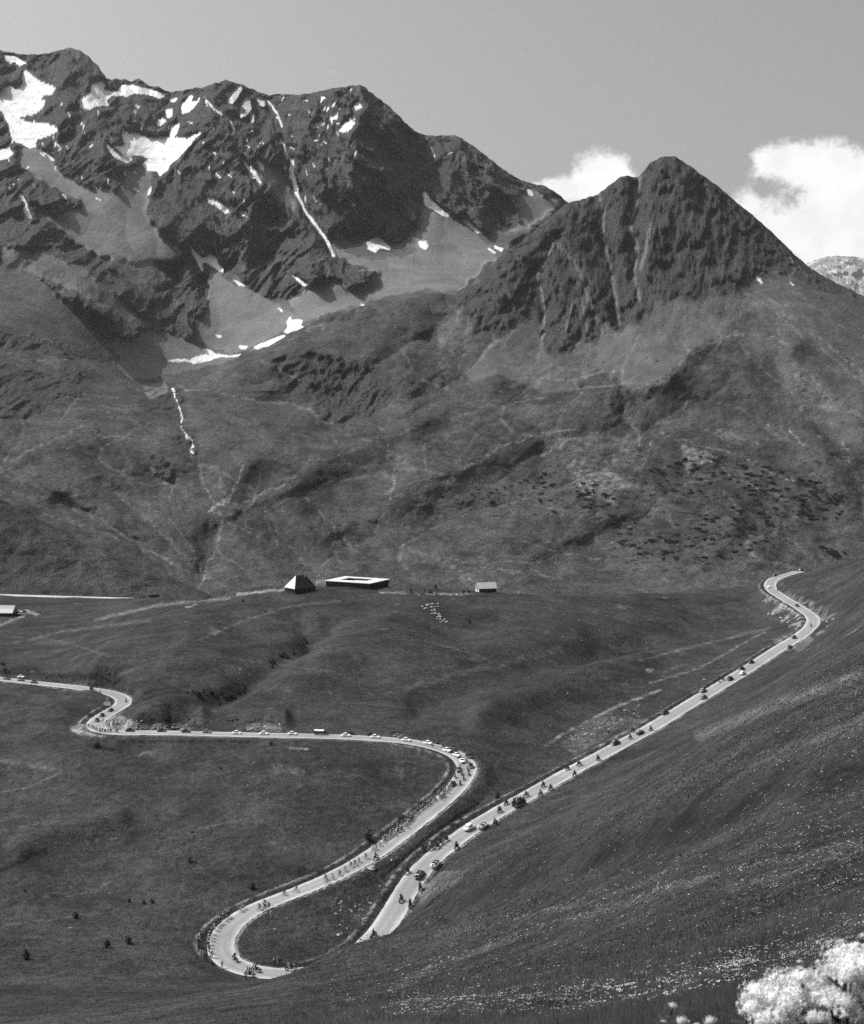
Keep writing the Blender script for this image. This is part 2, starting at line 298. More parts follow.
for path, w in [([(128,720.5),(150,719.5),(170,721),(185,724.5),(200,727.5),(208,722)], 2.0), ([(245,723),(262,719.5),(285,725)], 1.6), ([(0,871),(20,862),(45,850)], 3), ([(20,857),(40,853)], 2), ([(60,676),(90,674.5),(112,678)], 1.6), ([(84,682),(104,684)], 1.4), ([(620,654),(660,648)], 1.5), ([(150,690),(190,686)], 1.5), ([(118,742),(180,741),(250,742)], 3), ([(480,800),(440,835),(400,858),(360,880)], 1.6), ([(95,747),(120,752)], 4), ([(560,738),(585,722)], 2), ([(400,880),(380,905)], 2), ([(310,915),(340,905)], 1.8), ([(440,895),(420,912)], 1.6)]: stroke('shade_and_ruts', path, w, .9)  # first two runs paint the cutting's overhang shadow; the others are dark ground lines
for path, w, v in [([(450,905),(520,880),(590,858),(650,838),(700,818),(760,795),(880,760)], (16, 34), .8), ([(610,870),(660,845),(700,832)], 16, .6), ([(560,878),(520,882),(480,896)], 8, .6), ([(780,785),(864,745)], 22, .4), ([(150,690),(200,695),(240,690)], 16, .6),
                   ([(180,672),(250,655),(310,640)], 14, .45), ([(0,672),(30,672),(60,676),(110,678)], 5, .7), ([(0,870),(45,850)], 7, .6), ([(430,1000),(500,998),(560,1002)], 8, .6), ([(90,745),(120,748)], 6, .5), ([(200,610),(260,604),(290,612)], 12, .4), ([(640,600),(720,605)], 14, .4)]:  # run along the knoll top paints the shade of a slope facing away
    stroke('dark', path, w, v, soft=.8)
for path, w, v in [([(400,985),(440,965),(520,935),(620,905),(700,880),(780,862),(870,840)], 7, .55), ([(440,935),(520,918),(600,900),(680,868)], 5, .35), ([(640,800),(720,770),(800,745),(870,720)], 8, .25), ([(700,735),(790,700),(870,670)], 10, .25), ([(730,890),(800,870),(870,850)], 8, .4),
                   ([(200,640),(240,622),(290,606),(340,601)], 2, .2), ([(95,620),(160,605),(230,598)], 2.5, .4), ([(640,660),(700,645),(770,628)], 1.8, .25), ([(648,670),(652,670)], 3, .8), ([(290,748),(308,749)], 1.6, .8), ([(650,683),(700,668),(740,645),(765,632)], 1.4, .4),
                   ([(0,760),(60,770)], 4, .2), ([(0,615),(10,612),(25,611),(38,614)], 2.6, .9), ([(0,625),(12,620),(24,616)], 2, .7), ([(236,594.5),(262,591.5),(284,589.5)], 2.2, .95), ([(318,582),(327,583)], 4, .9), ([(380,592),(405,593)], 1.6, .6), ([(440,594),(470,594)], 1.4, .6), ([(186,607),(196,605)], 1.4, .8),
                   ([(30,640),(60,632),(100,627),(150,620)], 3, .2), ([(60,690),(140,668)], 5, .12), ([(400,690),(470,670),(560,650)], 6, .15), ([(545,745),(575,728),(600,715),(620,705),(660,690)], 2.4, .5), ([(640,735),(644,733)], 1.8, .9), ([(766,600),(770,597)], 2, 1), ([(773,613),(784,603)], 2.4, .9), ([(777,612),(782,607)], 2, .8), ([(782,622),(788,617)], 2.2, .8), ([(790,626),(800,622)], 1.6, .9), ([(817,634),(823,631)], 1.6, .8), ([(822,620),(836,614)], 2, .4)]:
    stroke('pale', path, w, v, soft=.8)
poly('pale', [(560,745),(585,722),(612,712),(628,722),(605,738),(575,756)], .22); poly('pale', [(420,905),(455,885),(470,870),(440,872),(420,890)], .35)
poly('pale', [(100,716),(118,714),(135,722),(150,728),(112,730),(100,726)], .5); poly('pale', [(68,728),(88,722),(92,732),(80,736)], .6); poly('pale', [(770,640),(800,630),(815,640),(800,652)], .3)
for x0, x1 in [(150,190),(246,282)]: poly('pale', [(x0,728),(x0+4,724),(x0+12,722.5),(x0+20,724.5),(x1-12,723),(x1-6,725),(x1,728),(x1,731),(x0,730)], .32)
for k in MAPS: blur(k, 1)
blur('rock', 8)
blur('dark', 4)

# ------------------------------------------------------------------ terrain materials
def terrain_mat(name, grass, rock, scree, fine, bump_g, bump_r, grain=.25):
    m, nt, bs = newmat(name)
    P = nt.node('ShaderNodeNewGeometry').outputs['Position']
    def att(n):
        a = nt.node('ShaderNodeAttribute'); a.attribute_name = n
        s = nt.node('ShaderNodeSeparateColor'); nt.l.new(a.outputs['Color'], s.inputs[0]); return s.outputs
    a, b = att('cover'), att('cover_two')
    nA = nt.noise(P, 1 / (fine * 22), 5, .6, .4); nB = nt.noise(P, 1 / (fine * 4), 4, .65); nC = nt.noise(P, 1 / fine, 3, .7); nD = nt.noise(P, 1 / (fine * 90), 3, .5)
    var = nt.m('MULTIPLY', nt.rng(nA, .3, .7, .6, 1.38), nt.rng(nB, .3, .7, 1 - grain, 1 + grain))
    var = nt.m('MULTIPLY', var, nt.rng(nC, .3, .72, 1 - grain, 1 + grain * 1.2)); var = nt.m('MULTIPLY', var, nt.rng(nD, .35, .65, .85, 1.15))
    g = nt.m('MULTIPLY', var, grass)
    g = nt.m('MULTIPLY', g, nt.mix(b[1], 1.0, .4))
    rk = nt.m('MULTIPLY', nt.m('MULTIPLY', nt.rng(nB, .3, .7, .6, 1.45), nt.rng(nC, .3, .7, .65, 1.4)), rock)
    sc = nt.m('MULTIPLY', nt.m('MULTIPLY', nt.rng(nA, .3, .7, .8, 1.2), nt.rng(nC, .3, .7, .78, 1.25)), scree)
    col = nt.mix(a[1], g, sc)
    pl = nt.m('MULTIPLY', nt.rng(nC, .3, .65, .55, 1.3), .33)
    col = nt.mix(nt.m('MULTIPLY', b[0], nt.rng(nB, .35, .6, .55, 1.0)), col, pl)
    col = nt.mix(a[0], col, rk)
    col = nt.mix(nt.m('MULTIPLY', b[0], nt.m('MULTIPLY', a[0], .8)), col, pl)
    col = nt.mix(a[2], col, nt.m('MULTIPLY', nt.rng(nA, .35, .65, .74, 1.0), nt.rng(nB, .3, .7, .7, .88)))
    nt.put(bs.inputs['Base Color'], col)
    bs.inputs['Roughness'].default_value = 1; bs.inputs['Specular IOR Level'].default_value = .05
    h = nt.m('ADD', nt.m('MULTIPLY', nB, fine * 2), nt.m('MULTIPLY', nC, fine * .8))
    amp = nt.mix(a[2], nt.mix(a[0], bump_g, bump_r), bump_g * .9)
    bp = nt.node('ShaderNodeBump'); nt.put(bp.inputs['Height'], nt.m('MULTIPLY', h, amp)); bp.inputs['Distance'].default_value = 1; bp.inputs['Strength'].default_value = 1
    nt.l.new(bp.outputs[0], bs.inputs['Normal'])
    return m
MT_NEAR = terrain_mat('meadow_turf', .040, .09, .1, .8, .6, .8, .42)
MT_MID = terrain_mat('mountain_slope_cover', .061, .056, .115, 2.0, .8, 1.2, .4)
MT_HIGH = terrain_mat('mountain_rock_cover', .08, .062, .15, 3.0, .4, 1.3, .26)
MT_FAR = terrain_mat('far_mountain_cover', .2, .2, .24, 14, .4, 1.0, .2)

def interp(px, pts):
    p = sorted(pts); return np.interp(px, [q[0] for q in p], [q[1] for q in p])
def columns(x0, x1, step, out):
    return np.concatenate([np.arange(x0, -8, out), np.arange(-8, 872, step), np.arange(872, x1, out)])
PATCH = {}
def facet(x, y, octv=5, seed=0, gain=.45):
    s = 0; a = 1.0; t = 0
    for i in range(octv):
        s = s + a * (1 - np.abs(gnoise(x, y, seed + i * 13)) * 1.5); t += a
        x, y = (x * .9 - y * .43) * 2.3 + 7.1, (x * .43 + y * .9) * 2.3 - 3.7; a *= gain
    return s / t - .5
def loft(key, name, px, curves, step, sculpt, mat, cover):
    """curves: near to far, each ([(px,py)..], [(px,distance)..], rows or None)"""
    PYc = np.array([interp(px, c[0]) for c in curves]); YC = np.array([interp(px, c[1]) for c in curves])
    def gs(A, sg):
        fine = np.arange(px[0], px[-1] + 1, 2.0); kx = np.arange(-int(3 * sg / 2), int(3 * sg / 2) + 1) * 2.0; ker = np.exp(-.5 * (kx / sg) ** 2); ker /= ker.sum(); out = []
        for row in A:
            r = np.interp(fine, px, row); r = np.convolve(np.pad(r, len(kx) // 2, 'edge'), ker, 'valid'); out.append(np.interp(px, fine, r))
        return np.array(out)
    YC = np.exp(gs(np.log(YC), 16)); sm = gs(PYc, 14)
    for i, c in enumerate(curves):
        if len(c) < 4 and len(c[0]) < 22: PYc[i] = sm[i]
    ts = [np.array([0.])]
    for i in range(len(curves) - 1):
        n = curves[i + 1][2] or max(3, int(np.mean(np.abs(PYc[i + 1] - PYc[i])) / step))
        ts.append(i + np.arange(1, n + 1) / n)
    ts = np.concatenate(ts); k = np.arange(len(curves))
    PY = pchip(k, PYc, ts); Y = pchip(k, np.log(YC), ts); Y = np.exp(Y)
    PX = np.repeat(px[None], len(ts), 0); T = np.repeat(ts[:, None], len(px), 1)
    PY, Y = sculpt(PX, PY, Y, T)
    V = np.stack([Y * (PX - CX) / F, Y, Y * (CY - PY) / F], -1).reshape(-1, 3)
    c1, c2 = cover(PX, PY, Y, T)
    me = mesh_np(name, V, grid_faces(*PX.shape), mat, True, {'cover': c1.reshape(-1, 3), 'cover_two': c2.reshape(-1, 3)})
    o = link(name, me); tag(o, kind='structure')
    PATCH[key] = (px, PY, Y)
    return o
def on_patch(key, x, y):
    px, PY, Y = PATCH[key]
    c = np.searchsorted(px, x).clip(1, len(px) - 1); col = PY[:, c]
    i = int(np.argmax(col <= y)) if (col <= y).any() else len(col) - 1
    i = max(i, 1); t = (col[i - 1] - y) / max(1e-6, col[i - 1] - col[i]); d = Y[i - 1, c] + (Y[i, c] - Y[i - 1, c]) * min(max(t, 0), 1)
    return Vector((d * (x - CX) / F, d, d * (CY - y) / F))
def bumpline(PX, PY, path, h, w, sharp=False):
    d, t = pseg(PX, PY, path)
    pr = np.clip(1 - d / w, 0, 1) if sharp else np.exp(-(d / w) ** 2)
    return h * pr

SKY_HIGH = [(-260,70),(-120,40),(-40,46),(0,50),(8,52),(20,54),(35,55),(50,53),(60,50),(70,48),(78,50),(88,56),(98,66),(106,78),(112,80),(116,78),(120,80),(126,79),(132,82),(138,78),(144,82),(150,86),(158,87),(165,91),(172,92),(185,90),(195,88),(205,87),(215,83),(227,80),(235,83),(243,85),(250,88),(258,92),(268,95),(280,94),(300,95),(312,93),(325,90),(338,88),(350,86),(360,85),(366,88),(375,96),(390,107),(400,117),(410,127),(418,133),(425,135),(440,136),(455,135),(463,139),(472,145),(485,155),(500,167),(512,175),(525,182),(535,184),(545,186),(555,192),(566,201),(580,212),(640,245),(760,300),(900,330),(1120,360)]
TOP_MID = [(-260,270),(0,330),(60,350),(110,372),(150,387),(165,388),(200,378),(240,362),(270,346),(290,333),(305,324),(330,316),(360,306),(400,299),(440,293),(456,296),(470,285),(480,275),(495,262),(505,252),(520,243),(530,235),(545,222),(566,204),(576,201),(597,195),(610,185),(620,177),(630,176),(638,178),(643,172),(650,163),(660,158),(668,156),(676,157),(690,166),(705,177),(720,188),(735,201),(750,213),(765,226),(780,240),(795,255),(810,268),(825,277),(840,285),(852,290),(864,297),(900,312),(1120,380)]

# ---- high ridge
cols_hi = columns(-260, 1120, .78, 6)
def lip(d): return [(x, y + d) for x, y in TOP_MID]
low = [(x, min(y, 0) + {True: y, False: 300}[x <= 456]) for x, y in TOP_MID]
lowc = [(x, y + 26) for x, y in TOP_MID if x <= 456] + [(500,330),(700,380),(1120,440)]
lowc1 = [(x, y - 5) for x, y in TOP_MID if x <= 456] + [(500,300),(700,360),(1120,430)]
C_HI = [
 (lowc, [(-260,2560),(0,2560),(150,2640),(300,2750),(456,2850),(1120,2900)], None),
 (lowc1, [(-260,2640),(0,2660),(150,2800),(220,2950),(300,2960),(456,3050),(1120,3100)], None),
 ([(-260,240),(0,268),(60,275),(100,283),(150,305),(200,305),(250,295),(300,277),(350,270),(400,262),(456,262),(500,255),(566,250),(700,330),(1120,410)], [(-260,3000),(0,2980),(100,3040),(200,3220),(300,3200),(400,3280),(500,3380),(1120,3400)], None),
 ([(-260,190),(0,190),(40,205),(70,225),(100,235),(150,225),(180,248),(205,255),(250,240),(300,245),(350,243),(400,236),(425,205),(450,214),(480,226),(520,222),(566,235),(700,310),(1120,400)], [(-260,3500),(0,3450),(70,3380),(100,3350),(150,3480),(200,3420),(250,3500),(300,3480),(350,3540),(400,3600),(450,3650),(520,3650),(1120,3650)], None),
 ([(-260,130),(0,140),(50,150),(100,150),(150,150),(200,150),(260,150),(300,150),(350,150),(400,170),(440,172),(480,182),(520,200),(566,215),(700,290),(1120,390)], [(-260,3950),(0,3900),(50,3850),(100,3800),(150,4000),(200,3780),(260,3820),(300,3780),(350,3720),(400,3820),(450,3850),(520,3780),(1120,3850)], None),
 (SKY_HIGH, [(-260,4700),(0,4700),(70,4650),(110,4500),(170,4400),(230,4250),(300,4150),(362,4020),(400,4020),(460,4050),(520,3950),(566,3900),(1120,4000)], None),
 ([(x, y + 22) for x, y in SKY_HIGH], [(-260,4950),(0,4950),(230,4450),(362,4200),(460,4250),(566,4100),(1120,4200)], 8),
 ([(x, y + 150) for x, y in SKY_HIGH], [(-260,5600),(0,5600),(230,5200),(362,5000),(566,4900),(1120,5000)], 12)]
COVER = {}
def cov_hi(PX, PY, Y, T):
    r = sst(.3, .7, sample('rock', PX, PY, 6, 12) + .45 * fbm(PX / 6, PY / 8, 4, 311) * (sample('rock', PX, PY, 8, 14) > .04)); s = sample('scree', PX, PY, 4, 10)
    w = sst(.28, .62, sample('snow', PX, PY, 1.4, 10) + .16 * fbm(PX / 4, PY / 3, 3, 18) * (sample('snow', PX, PY, 2, 10) > .02)) * (1 - .35 * sst(.2, .5, fbm(PX / 8, PY / 3, 4, 19))); p = sample('pale', PX, PY, 1.5, 6); d = sample('dark', PX, PY, 3, 12)
    p = np.clip(p + r * .38 * sst(.12, .45, fbm((PX + .35 * PY) / 3.2, (PY - .35 * PX) / 14, 4, 37)) * sst(-.2, .3, fbm(PX / 40, PY / 30, 3, 39)), 0, 1)
    n = fbm(PX / 9, PY / 5, 4, 77)
    s = np.clip(s + .5 * sst(.15, .5, n) * (1 - r) * .6, 0, 1)
    r = np.clip(r * (1 - .85 * sst(.28, .5, fbm(PX / 14 + PY / 30, PY / 7, 4, 91))), 0, 1)
    return np.stack([r, s, w], -1), np.stack([p, d, np.zeros_like(p)], -1)
HI_RIDGES = [([(362, 86), (358, 130), (352, 175), (340, 215), (330, 246)], 120.0, 62, True), ([(320, 92), (312, 140), (318, 190), (330, 225)], 30.3, 28, True), ([(268, 96), (278, 120), (286, 150), (294, 185), (302, 205), (318, 232), (332, 255)], -38.5, 13, False), ([(227, 80), (240, 120), (256, 160), (264, 185)], 44.0, 30, True), ([(212, 112), (200, 150), (185, 190), (170, 225)], 60.5, 45, True), ([(66, 50), (84, 95), (104, 135), (122, 185)], 80.0, 52, True), ([(10, 200), (40, 190), (66, 215)], 33.0, 26, True), ([(426, 138), (424, 170), (424, 205)], -38.5, 14, False), ([(462, 140), (452, 175), (440, 205)], 33.0, 28, True), ([(490, 158), (482, 185), (470, 225)], 44.0, 26, True), ([(515, 178), (516, 200), (520, 225)], 22.0, 18, True), ([(250, 180), (246, 215), (240, 255), (245, 285)], 38.5, 34, True), ([(180, 250), (190, 285), (196, 320)], 33.0, 24, True), ([(300, 240), (318, 265), (345, 280)], 27.5, 20, True), ([(60, 255), (85, 285), (110, 318), (126, 336)], 33.0, 22, True), ([(104, 262), (125, 285), (148, 312)], 24.8, 15, True), ([(0, 240), (45, 262), (90, 300)], 22.0, 18, True), ([(390, 120), (385, 170), (390, 225)], 22.0, 20, True), ([(140, 85), (150, 120), (160, 140)], 27.5, 20, True)]
def sc_hi(PX, PY, Y, T):
    X = Y * (PX - CX) / F; Z = Y * (CY - PY) / F
    r = sample('rock', PX, PY, 6, 12); w = sample('snow', PX, PY, 1.5, 4)
    for _ in range(3): r[1:-1] = (r[:-2] + 2 * r[1:-1] + r[2:]) / 4; r[:, 1:-1] = (r[:, :-2] + 2 * r[:, 1:-1] + r[:, 2:]) / 4
    u = X + .25 * Z + 60 * fbm(X / 300, Z / 300, 3, 5); v = Z + .3 * X + 60 * fbm(X / 300, Z / 300, 3, 8)
    for _ in range(10): w[1:-1] = (w[:-2] + 2 * w[1:-1] + w[2:]) / 4; w[:, 1:-1] = (w[:, :-2] + 2 * w[:, 1:-1] + w[:, 2:]) / 4
    big = facet(u / 220, v / 300, 5, 21, .45)
    hand = sst(270, 345, PX + 12 * fbm(PX / 30, PY / 30, 3, 58))          # beds dip one way left of the couloir and the other way right of it
    def beds(q, seed):
        A1 = X * .84 + q * Z * .54; B1 = Z * .84 - q * X * .54
        return facet(A1 / 46 + .4 * fbm(X / 90, Z / 90, 3, 46), B1 / 260, 2, seed, .5) + .55 * facet(A1 / 17 + .4 * fbm(X / 40, Z / 40, 3, 48), B1 / 110, 2, seed + 5, .5)
    strata = beds(-1, 44) * (1 - hand) + beds(1, 54) * hand
    fine = facet(X / 50 + Z / 90, Z / 66, 4, 61, .45)
    env = sst(0, .6, T - 1.0) * sst(7.0, 5.5, T)
    rockamp = r * (1 - .86 * sst(.04, .3, w))
    dY = -(210 * big * (.05 + .95 * rockamp) + rockamp * (30 * fine + 36 * strata * (.15 + 1.1 * sst(-.25, .35, fbm(X / 260 + 9, Z / 200, 3, 57))) + 60 * np.maximum(0, facet(X / 150 - Z / 300, Z / 260, 2, 97, .4))) + 4 * fbm(X / 40, Z / 90, 4, 71)) * env
    for path, h, wd, sh in HI_RIDGES: dY -= bumpline(PX, PY, path, h, wd, sh) * env
    # jagged skyline
    jag = sst(4.6, 5.0, T)
    PY = PY + jag * (1.6 * fbm(PX / 6, PX * 0 + 3, 4, 12) - 1.2 * np.maximum(0, ridged(PX / 11, PX * 0 + 1, 4, 15) - .5))
    return PY, Y + dY
loft('hi', 'mountain_ridge', cols_hi, C_HI, .78, sc_hi, MT_HIGH, cov_hi)

# ---- middle slopes and the dark pyramid
cols_mid = columns(-260, 1120, 1.1, 6)
def lvl(y): return [(-260, y), (1120, y)]
C_MID = [
 ([(-260,640),(0,640),(700,640),(790,620),(864,600),(1120,590)], [(-260,1230),(0,1260),(300,1300),(600,1340),(864,1400),(1120,1420)], None),
 ([(-260,590),(0,590),(300,590),(600,588),(800,578),(864,570),(1120,560)], [(-260,1560),(0,1560),(300,1580),(600,1580),(864,1620),(1120,1620)], None),
 ([(-260,545),(0,556),(300,560),(600,560),(800,548),(864,540),(1120,530)], [(-260,1640),(0,1660),(300,1680),(600,1690),(864,1700),(1120,1700)], None),
 ([(-260,480),(0,500),(300,508),(600,505),(864,490),(1120,470)], [(-260,1800),(0,1820),(300,1850),(600,1840),(864,1820),(1120,1820)], None),
 ([(-260,400),(0,440),(300,450),(600,440),(864,425),(1120,420)], [(-260,2010),(0,2000),(300,2030),(600,2010),(864,1970),(1120,1970)], None),
 ([(-260,340),(0,388),(150,415),(300,400),(400,385),(600,385),(780,365),(864,375),(1120,410)], [(-260,2200),(0,2180),(200,2200),(400,2240),(600,2200),(864,2120),(1120,2080)], None),
 ([(-260,300),(0,355),(100,388),(150,398),(200,390),(270,362),(330,334),(400,318),(456,335),(500,330),(600,335),(640,322),(700,300),(760,290),(800,292),(864,318),(1120,395)], [(-260,2340),(0,2340),(200,2330),(400,2470),(500,2400),(600,2390),(700,2440),(864,2330),(1120,2200)], None),
 (TOP_MID, [(-260,2480),(0,2460),(150,2430),(300,2530),(456,2580),(520,2640),(600,2740),(668,2850),(740,2770),(800,2650),(864,2500),(1120,2350)], None),
 ([(x, y + 20) for x, y in TOP_MID], [(-260,2600),(0,2560),(150,2520),(300,2640),(456,2690),(600,2900),(668,3000),(800,2800),(1120,2480)], 8),
 ([(x, y + 150) for x, y in TOP_MID], [(-260,2900),(0,2850),(300,2900),(456,3050),(668,3400),(800,3200),(1120,2800)], 10)]
MID_RIDGES = [([(275, 362), (300, 355), (335, 357), (370, 363), (400, 385)], 43.2, 26, False), ([(215, 505), (235, 475), (250, 458), (275, 452), (292, 462)], 32.3, 17, False), ([(292, 488), (340, 450), (380, 435), (420, 420), (500, 385), (560, 372)], 24.5, 20, False), ([(385, 500), (430, 475), (480, 450), (540, 420), (600, 402)], 30.2, 22, False), ([(668, 156), (664, 190), (654, 225), (645, 265), (640, 320)], 95, 110, True), ([(735, 201), (735, 240), (728, 285)], 25.2, 46.0, False), ([(600, 196), (604, 212), (603, 235), (608, 255), (612, 275), (616, 300), (620, 325)], -33.0, 12, False), ([(554, 243), (545, 262), (537, 277), (541, 290), (545, 310), (544, 330), (541, 345)], -16.8, 9, False), ([(640, 176), (636, 205), (632, 225), (636, 250), (634, 275), (642, 300)], -27.0, 11, False), ([(520, 245), (515, 270), (500, 300), (490, 325)], 23.1, 29.9, False), ([(690, 168), (700, 210), (705, 250), (690, 290)], 18.9, 28.749999999999996, False), ([(690, 353), (680, 366), (655, 383), (610, 388)], 15.8, 10, False), ([(705, 342), (740, 333), (775, 338), (792, 346)], 17.3, 12, False), ([(792, 346), (790, 380), (800, 420), (810, 450)], 21.6, 18, False), ([(700, 447), (740, 454), (795, 481)], 10.1, 7, False), ([(172, 385), (180, 410), (192, 445), (205, 480), (215, 520), (205, 580)], -28.8, 14, False), ([(150, 387), (120, 420), (70, 450), (0, 495)], 21.6, 22, False), ([(130, 470), (80, 480), (20, 510)], 14.4, 12, False), ([(165, 388), (240, 364), (290, 338), (330, 318)], 15.8, 10, False), ([(400, 300), (430, 330), (450, 372)], 17.9, 14, False), ([(440, 350), (470, 400), (430, 440)], -21.6, 18, False), ([(290, 487), (320, 510), (352, 548)], -11.5, 8, False), ([(570, 455), (600, 490), (640, 530)], 6, 26, False), ([(420, 505), (500, 520), (600, 560)], -14.4, 20, False), ([(864, 430), (800, 500), (760, 550)], 15.8, 22, False), ([(100, 480), (150, 522), (200, 572)], -14, 7, False), ([(60, 502), (140, 545), (195, 577)], -12, 8, False), ([(215, 522), (245, 505), (285, 483)], 16, 9, False), ([(90, 425), (30, 452), (-20, 478)], 18, 12, False), ([(300, 470), (340, 500), (380, 560)], -16, 12, False), ([(330, 560), (300, 520), (292, 490)], 14, 10, False), ([(430, 520), (470, 545), (560, 575)], -14, 12, False), ([(600, 500), (560, 540), (520, 570)], 5, 16, False), ([(700, 470), (640, 520), (600, 560)], -4, 16, False), ([(760, 480), (730, 530), (700, 560)], 14, 12, False), ([(60, 360), (90, 400), (140, 420)], 16, 14, False), ([(350, 400), (390, 430), (400, 480)], -16, 12, False), ([(420, 330), (400, 360), (410, 400)], 14, 10, False), ([(120, 520), (100, 560), (60, 585)], 10, 12, False), ([(520, 400), (545, 440), (540, 480)], -12, 10, False), ([(790, 400), (820, 440), (850, 500)], 14, 12, False)]
def lean_px(PX, PY):
    lk = np.interp(PX, [-260, 100, 215, 330, 600, 700, 800, 1120], [-1, -.9, 0, .9, .8, 0, -.8, -.8])
    return PX + lk * (PY - 450), lk
def cov_mid(PX, PY, Y, T):
    r = sst(.3, .7, sample('rock', PX, PY, 7, 13) + .5 * fbm(PX / 6, PY / 9, 4, 301) * (sample('rock', PX, PY, 9, 15) > .04)); s = sample('scree', PX, PY, 5, 10)
    w = sst(.3, .62, sample('snow', PX, PY, 1.6, 6) * np.where((PX > 160) & (PX < 205) & (PY > 384), .45 + .75 * sst(-.35, .25, fbm(PX / 4, PY / 4, 3, 52)), 1)); p = np.where(r > .5, sample('pale', PX, PY, 1.5, 6), sample('pale', PX, PY, 5.5, 15) * (.12 + .85 * sst(-.25, .35, fbm(PX / 6, PY / 4, 4, 29)))); d = sample('dark', PX, PY, 5, 14)
    n = fbm(PX / 26 + PY / 40, PY / 9 - PX / 30, 5, 77); n2 = fbm(PX / 60, PY / 22, 4, 30)
    open_ = (1 - r)
    s = np.clip(s + open_ * (.55 * sst(.05, .55, n) + .25 * sst(0, .5, n2)) * .7, 0, 1)
    p = np.clip(p + open_ * .5 * sst(.3, .6, fbm(PX / 12 + PY / 14, PY / 4.5 - PX / 12, 5, 19)) * sst(-.1, .4, n2), 0, 1)
    d = np.clip(d * .9 + open_ * .5 * sst(.1, .5, fbm(PX / 35, PY / 14, 4, 53)), 0, 1)
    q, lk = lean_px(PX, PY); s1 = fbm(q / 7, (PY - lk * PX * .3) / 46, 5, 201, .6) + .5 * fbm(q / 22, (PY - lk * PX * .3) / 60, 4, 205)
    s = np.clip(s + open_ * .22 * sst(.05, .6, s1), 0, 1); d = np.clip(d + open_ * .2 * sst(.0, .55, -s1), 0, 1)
    wx = PX + 9 * fbm(PX / 40, PY / 30, 3, 91); wy = PY + 6 * fbm(PX / 40, PY / 30, 3, 95); q2 = wx + lk * .8 * (wy - 450)
    g1 = np.abs(gnoise(q2 / 120, wy / 80, 7)) * 2; g2 = np.abs(gnoise(q2 / 50, wy / 34, 17)) * 2; g3 = np.abs(gnoise(wx / 20, wy / 11, 27)) * 2
    p = np.clip(p + open_ * (.25 * sst(.07, .0, g1) + .2 * sst(.08, .0, g2) * sst(-.2, .3, n2)) * sst(-.35, .25, fbm(PX / 9, PY / 5, 3, 63)), 0, 1)     # worn beds of the runnels
    d = np.clip(d + open_ * .3 * sst(.15, .7, g2) * sst(-.1, .4, n), 0, 1)
    r = np.maximum(r, open_ * sst(.3, .5, fbm(PX / 13, PY / 5, 4, 71)) * sst(.35, .8, g2) * sst(480, 430, PY))
    r2 = np.clip(r * (1 - .8 * sst(.22, .5, fbm(PX / 16, PY / 12, 4, 91))), 0, 1)
    r2 = np.maximum(r2, .7 * sst(.38, .55, fbm(PX / 10, PY / 4, 4, 66)) * sst(470, 400, PY))
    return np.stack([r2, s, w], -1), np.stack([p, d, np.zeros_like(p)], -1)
def sc_mid(PX, PY, Y, T):
    X = Y * (PX - CX) / F; Z = Y * (CY - PY) / F
    r = sample('rock', PX, PY, 7, 13)
    for _ in range(3): r[1:-1] = (r[:-2] + 2 * r[1:-1] + r[2:]) / 4; r[:, 1:-1] = (r[:, :-2] + 2 * r[:, 1:-1] + r[:, 2:]) / 4
    env = sst(.6, 1.6, T) * sst(9.0, 7.5, T)
    u = X + 50 * fbm(X / 250, Y / 250, 3, 5); v = Y + 50 * fbm(X / 250, Y / 250, 3, 8)
    lean = X + .45 * (Y - 2000) * (1 - 1.4 * sst(-500, 350, X))
    q, lk = lean_px(PX, PY)
    def hum(x, y, seed): return np.minimum(np.abs(gnoise(x, y, seed)) * 2, 1)
    wx = PX + 9 * fbm(PX / 40, PY / 30, 3, 91) - .0 * lk; wy = PY + 6 * fbm(PX / 40, PY / 30, 3, 95)
    q2 = wx + lk * .8 * (wy - 450)
    hm = (22 * hum(q2 / 120, wy / 80, 7) * (1 - .9 * np.exp(-((PX - 605) / 60) ** 2 - ((PY - 528) / 34) ** 2)) + 9 * hum(q2 / 50, wy / 34, 17) * sst(-.3, .4, fbm(PX / 80, PY / 50, 3, 23)) + 2.6 * hum(q2 / 22, wy / 16, 27) + .9 * hum(wx / 9, wy / 7, 37)) * (.75 + .5 * sst(420, 380, PY))
    soft = 40 * (ridged(lean / 330 + .4 * fbm(u / 400, v / 400, 3, 77), v / 620, 4, 121, .5) - .5) + 10 * fbm(u / 120, v / 200, 5, 33, .55) + hm
    crag = r * (22 * facet(X / 44 - Z / 90, Z / 40, 4, 163, .5) + 46 * facet(X / 120 + Z / 300, Z / 170, 4, 144, .45) + 13 * facet((X - .5 * Z) / 30 + .4 * fbm(X / 60, Z / 60, 3, 46), (Z + .5 * X) / 110, 2, 161, .5) + 9 * facet((X + .8 * Z) / 15, (Z - .8 * X) / 50, 2, 171, .5))
    dY = -(soft * (1 - .75 * r) * (1 - .35 * sst(300, 900, X)) * (1 - .6 * sst(440, 500, PX) * sst(400, 320, PY)) + crag + 2.2 * fbm(lean / 22, Y / 60, 4, 9)) * env
    for path, h, wd, sh in MID_RIDGES: dY -= bumpline(PX, PY, path, h, wd, sh) * env
    jag = sst(6.4, 7.0, T) * sst(456, 480, PX)
    PY = PY + jag * (1.2 * fbm(PX / 6, PX * 0 + 3, 4, 112) - 1.0 * np.maximum(0, ridged(PX / 12, PX * 0 + 1, 4, 115) - .5))
    return PY, Y + dY
loft('mid', 'mountain_slope', cols_mid, C_MID, 1.1, sc_mid, MT_MID, cov_mid)

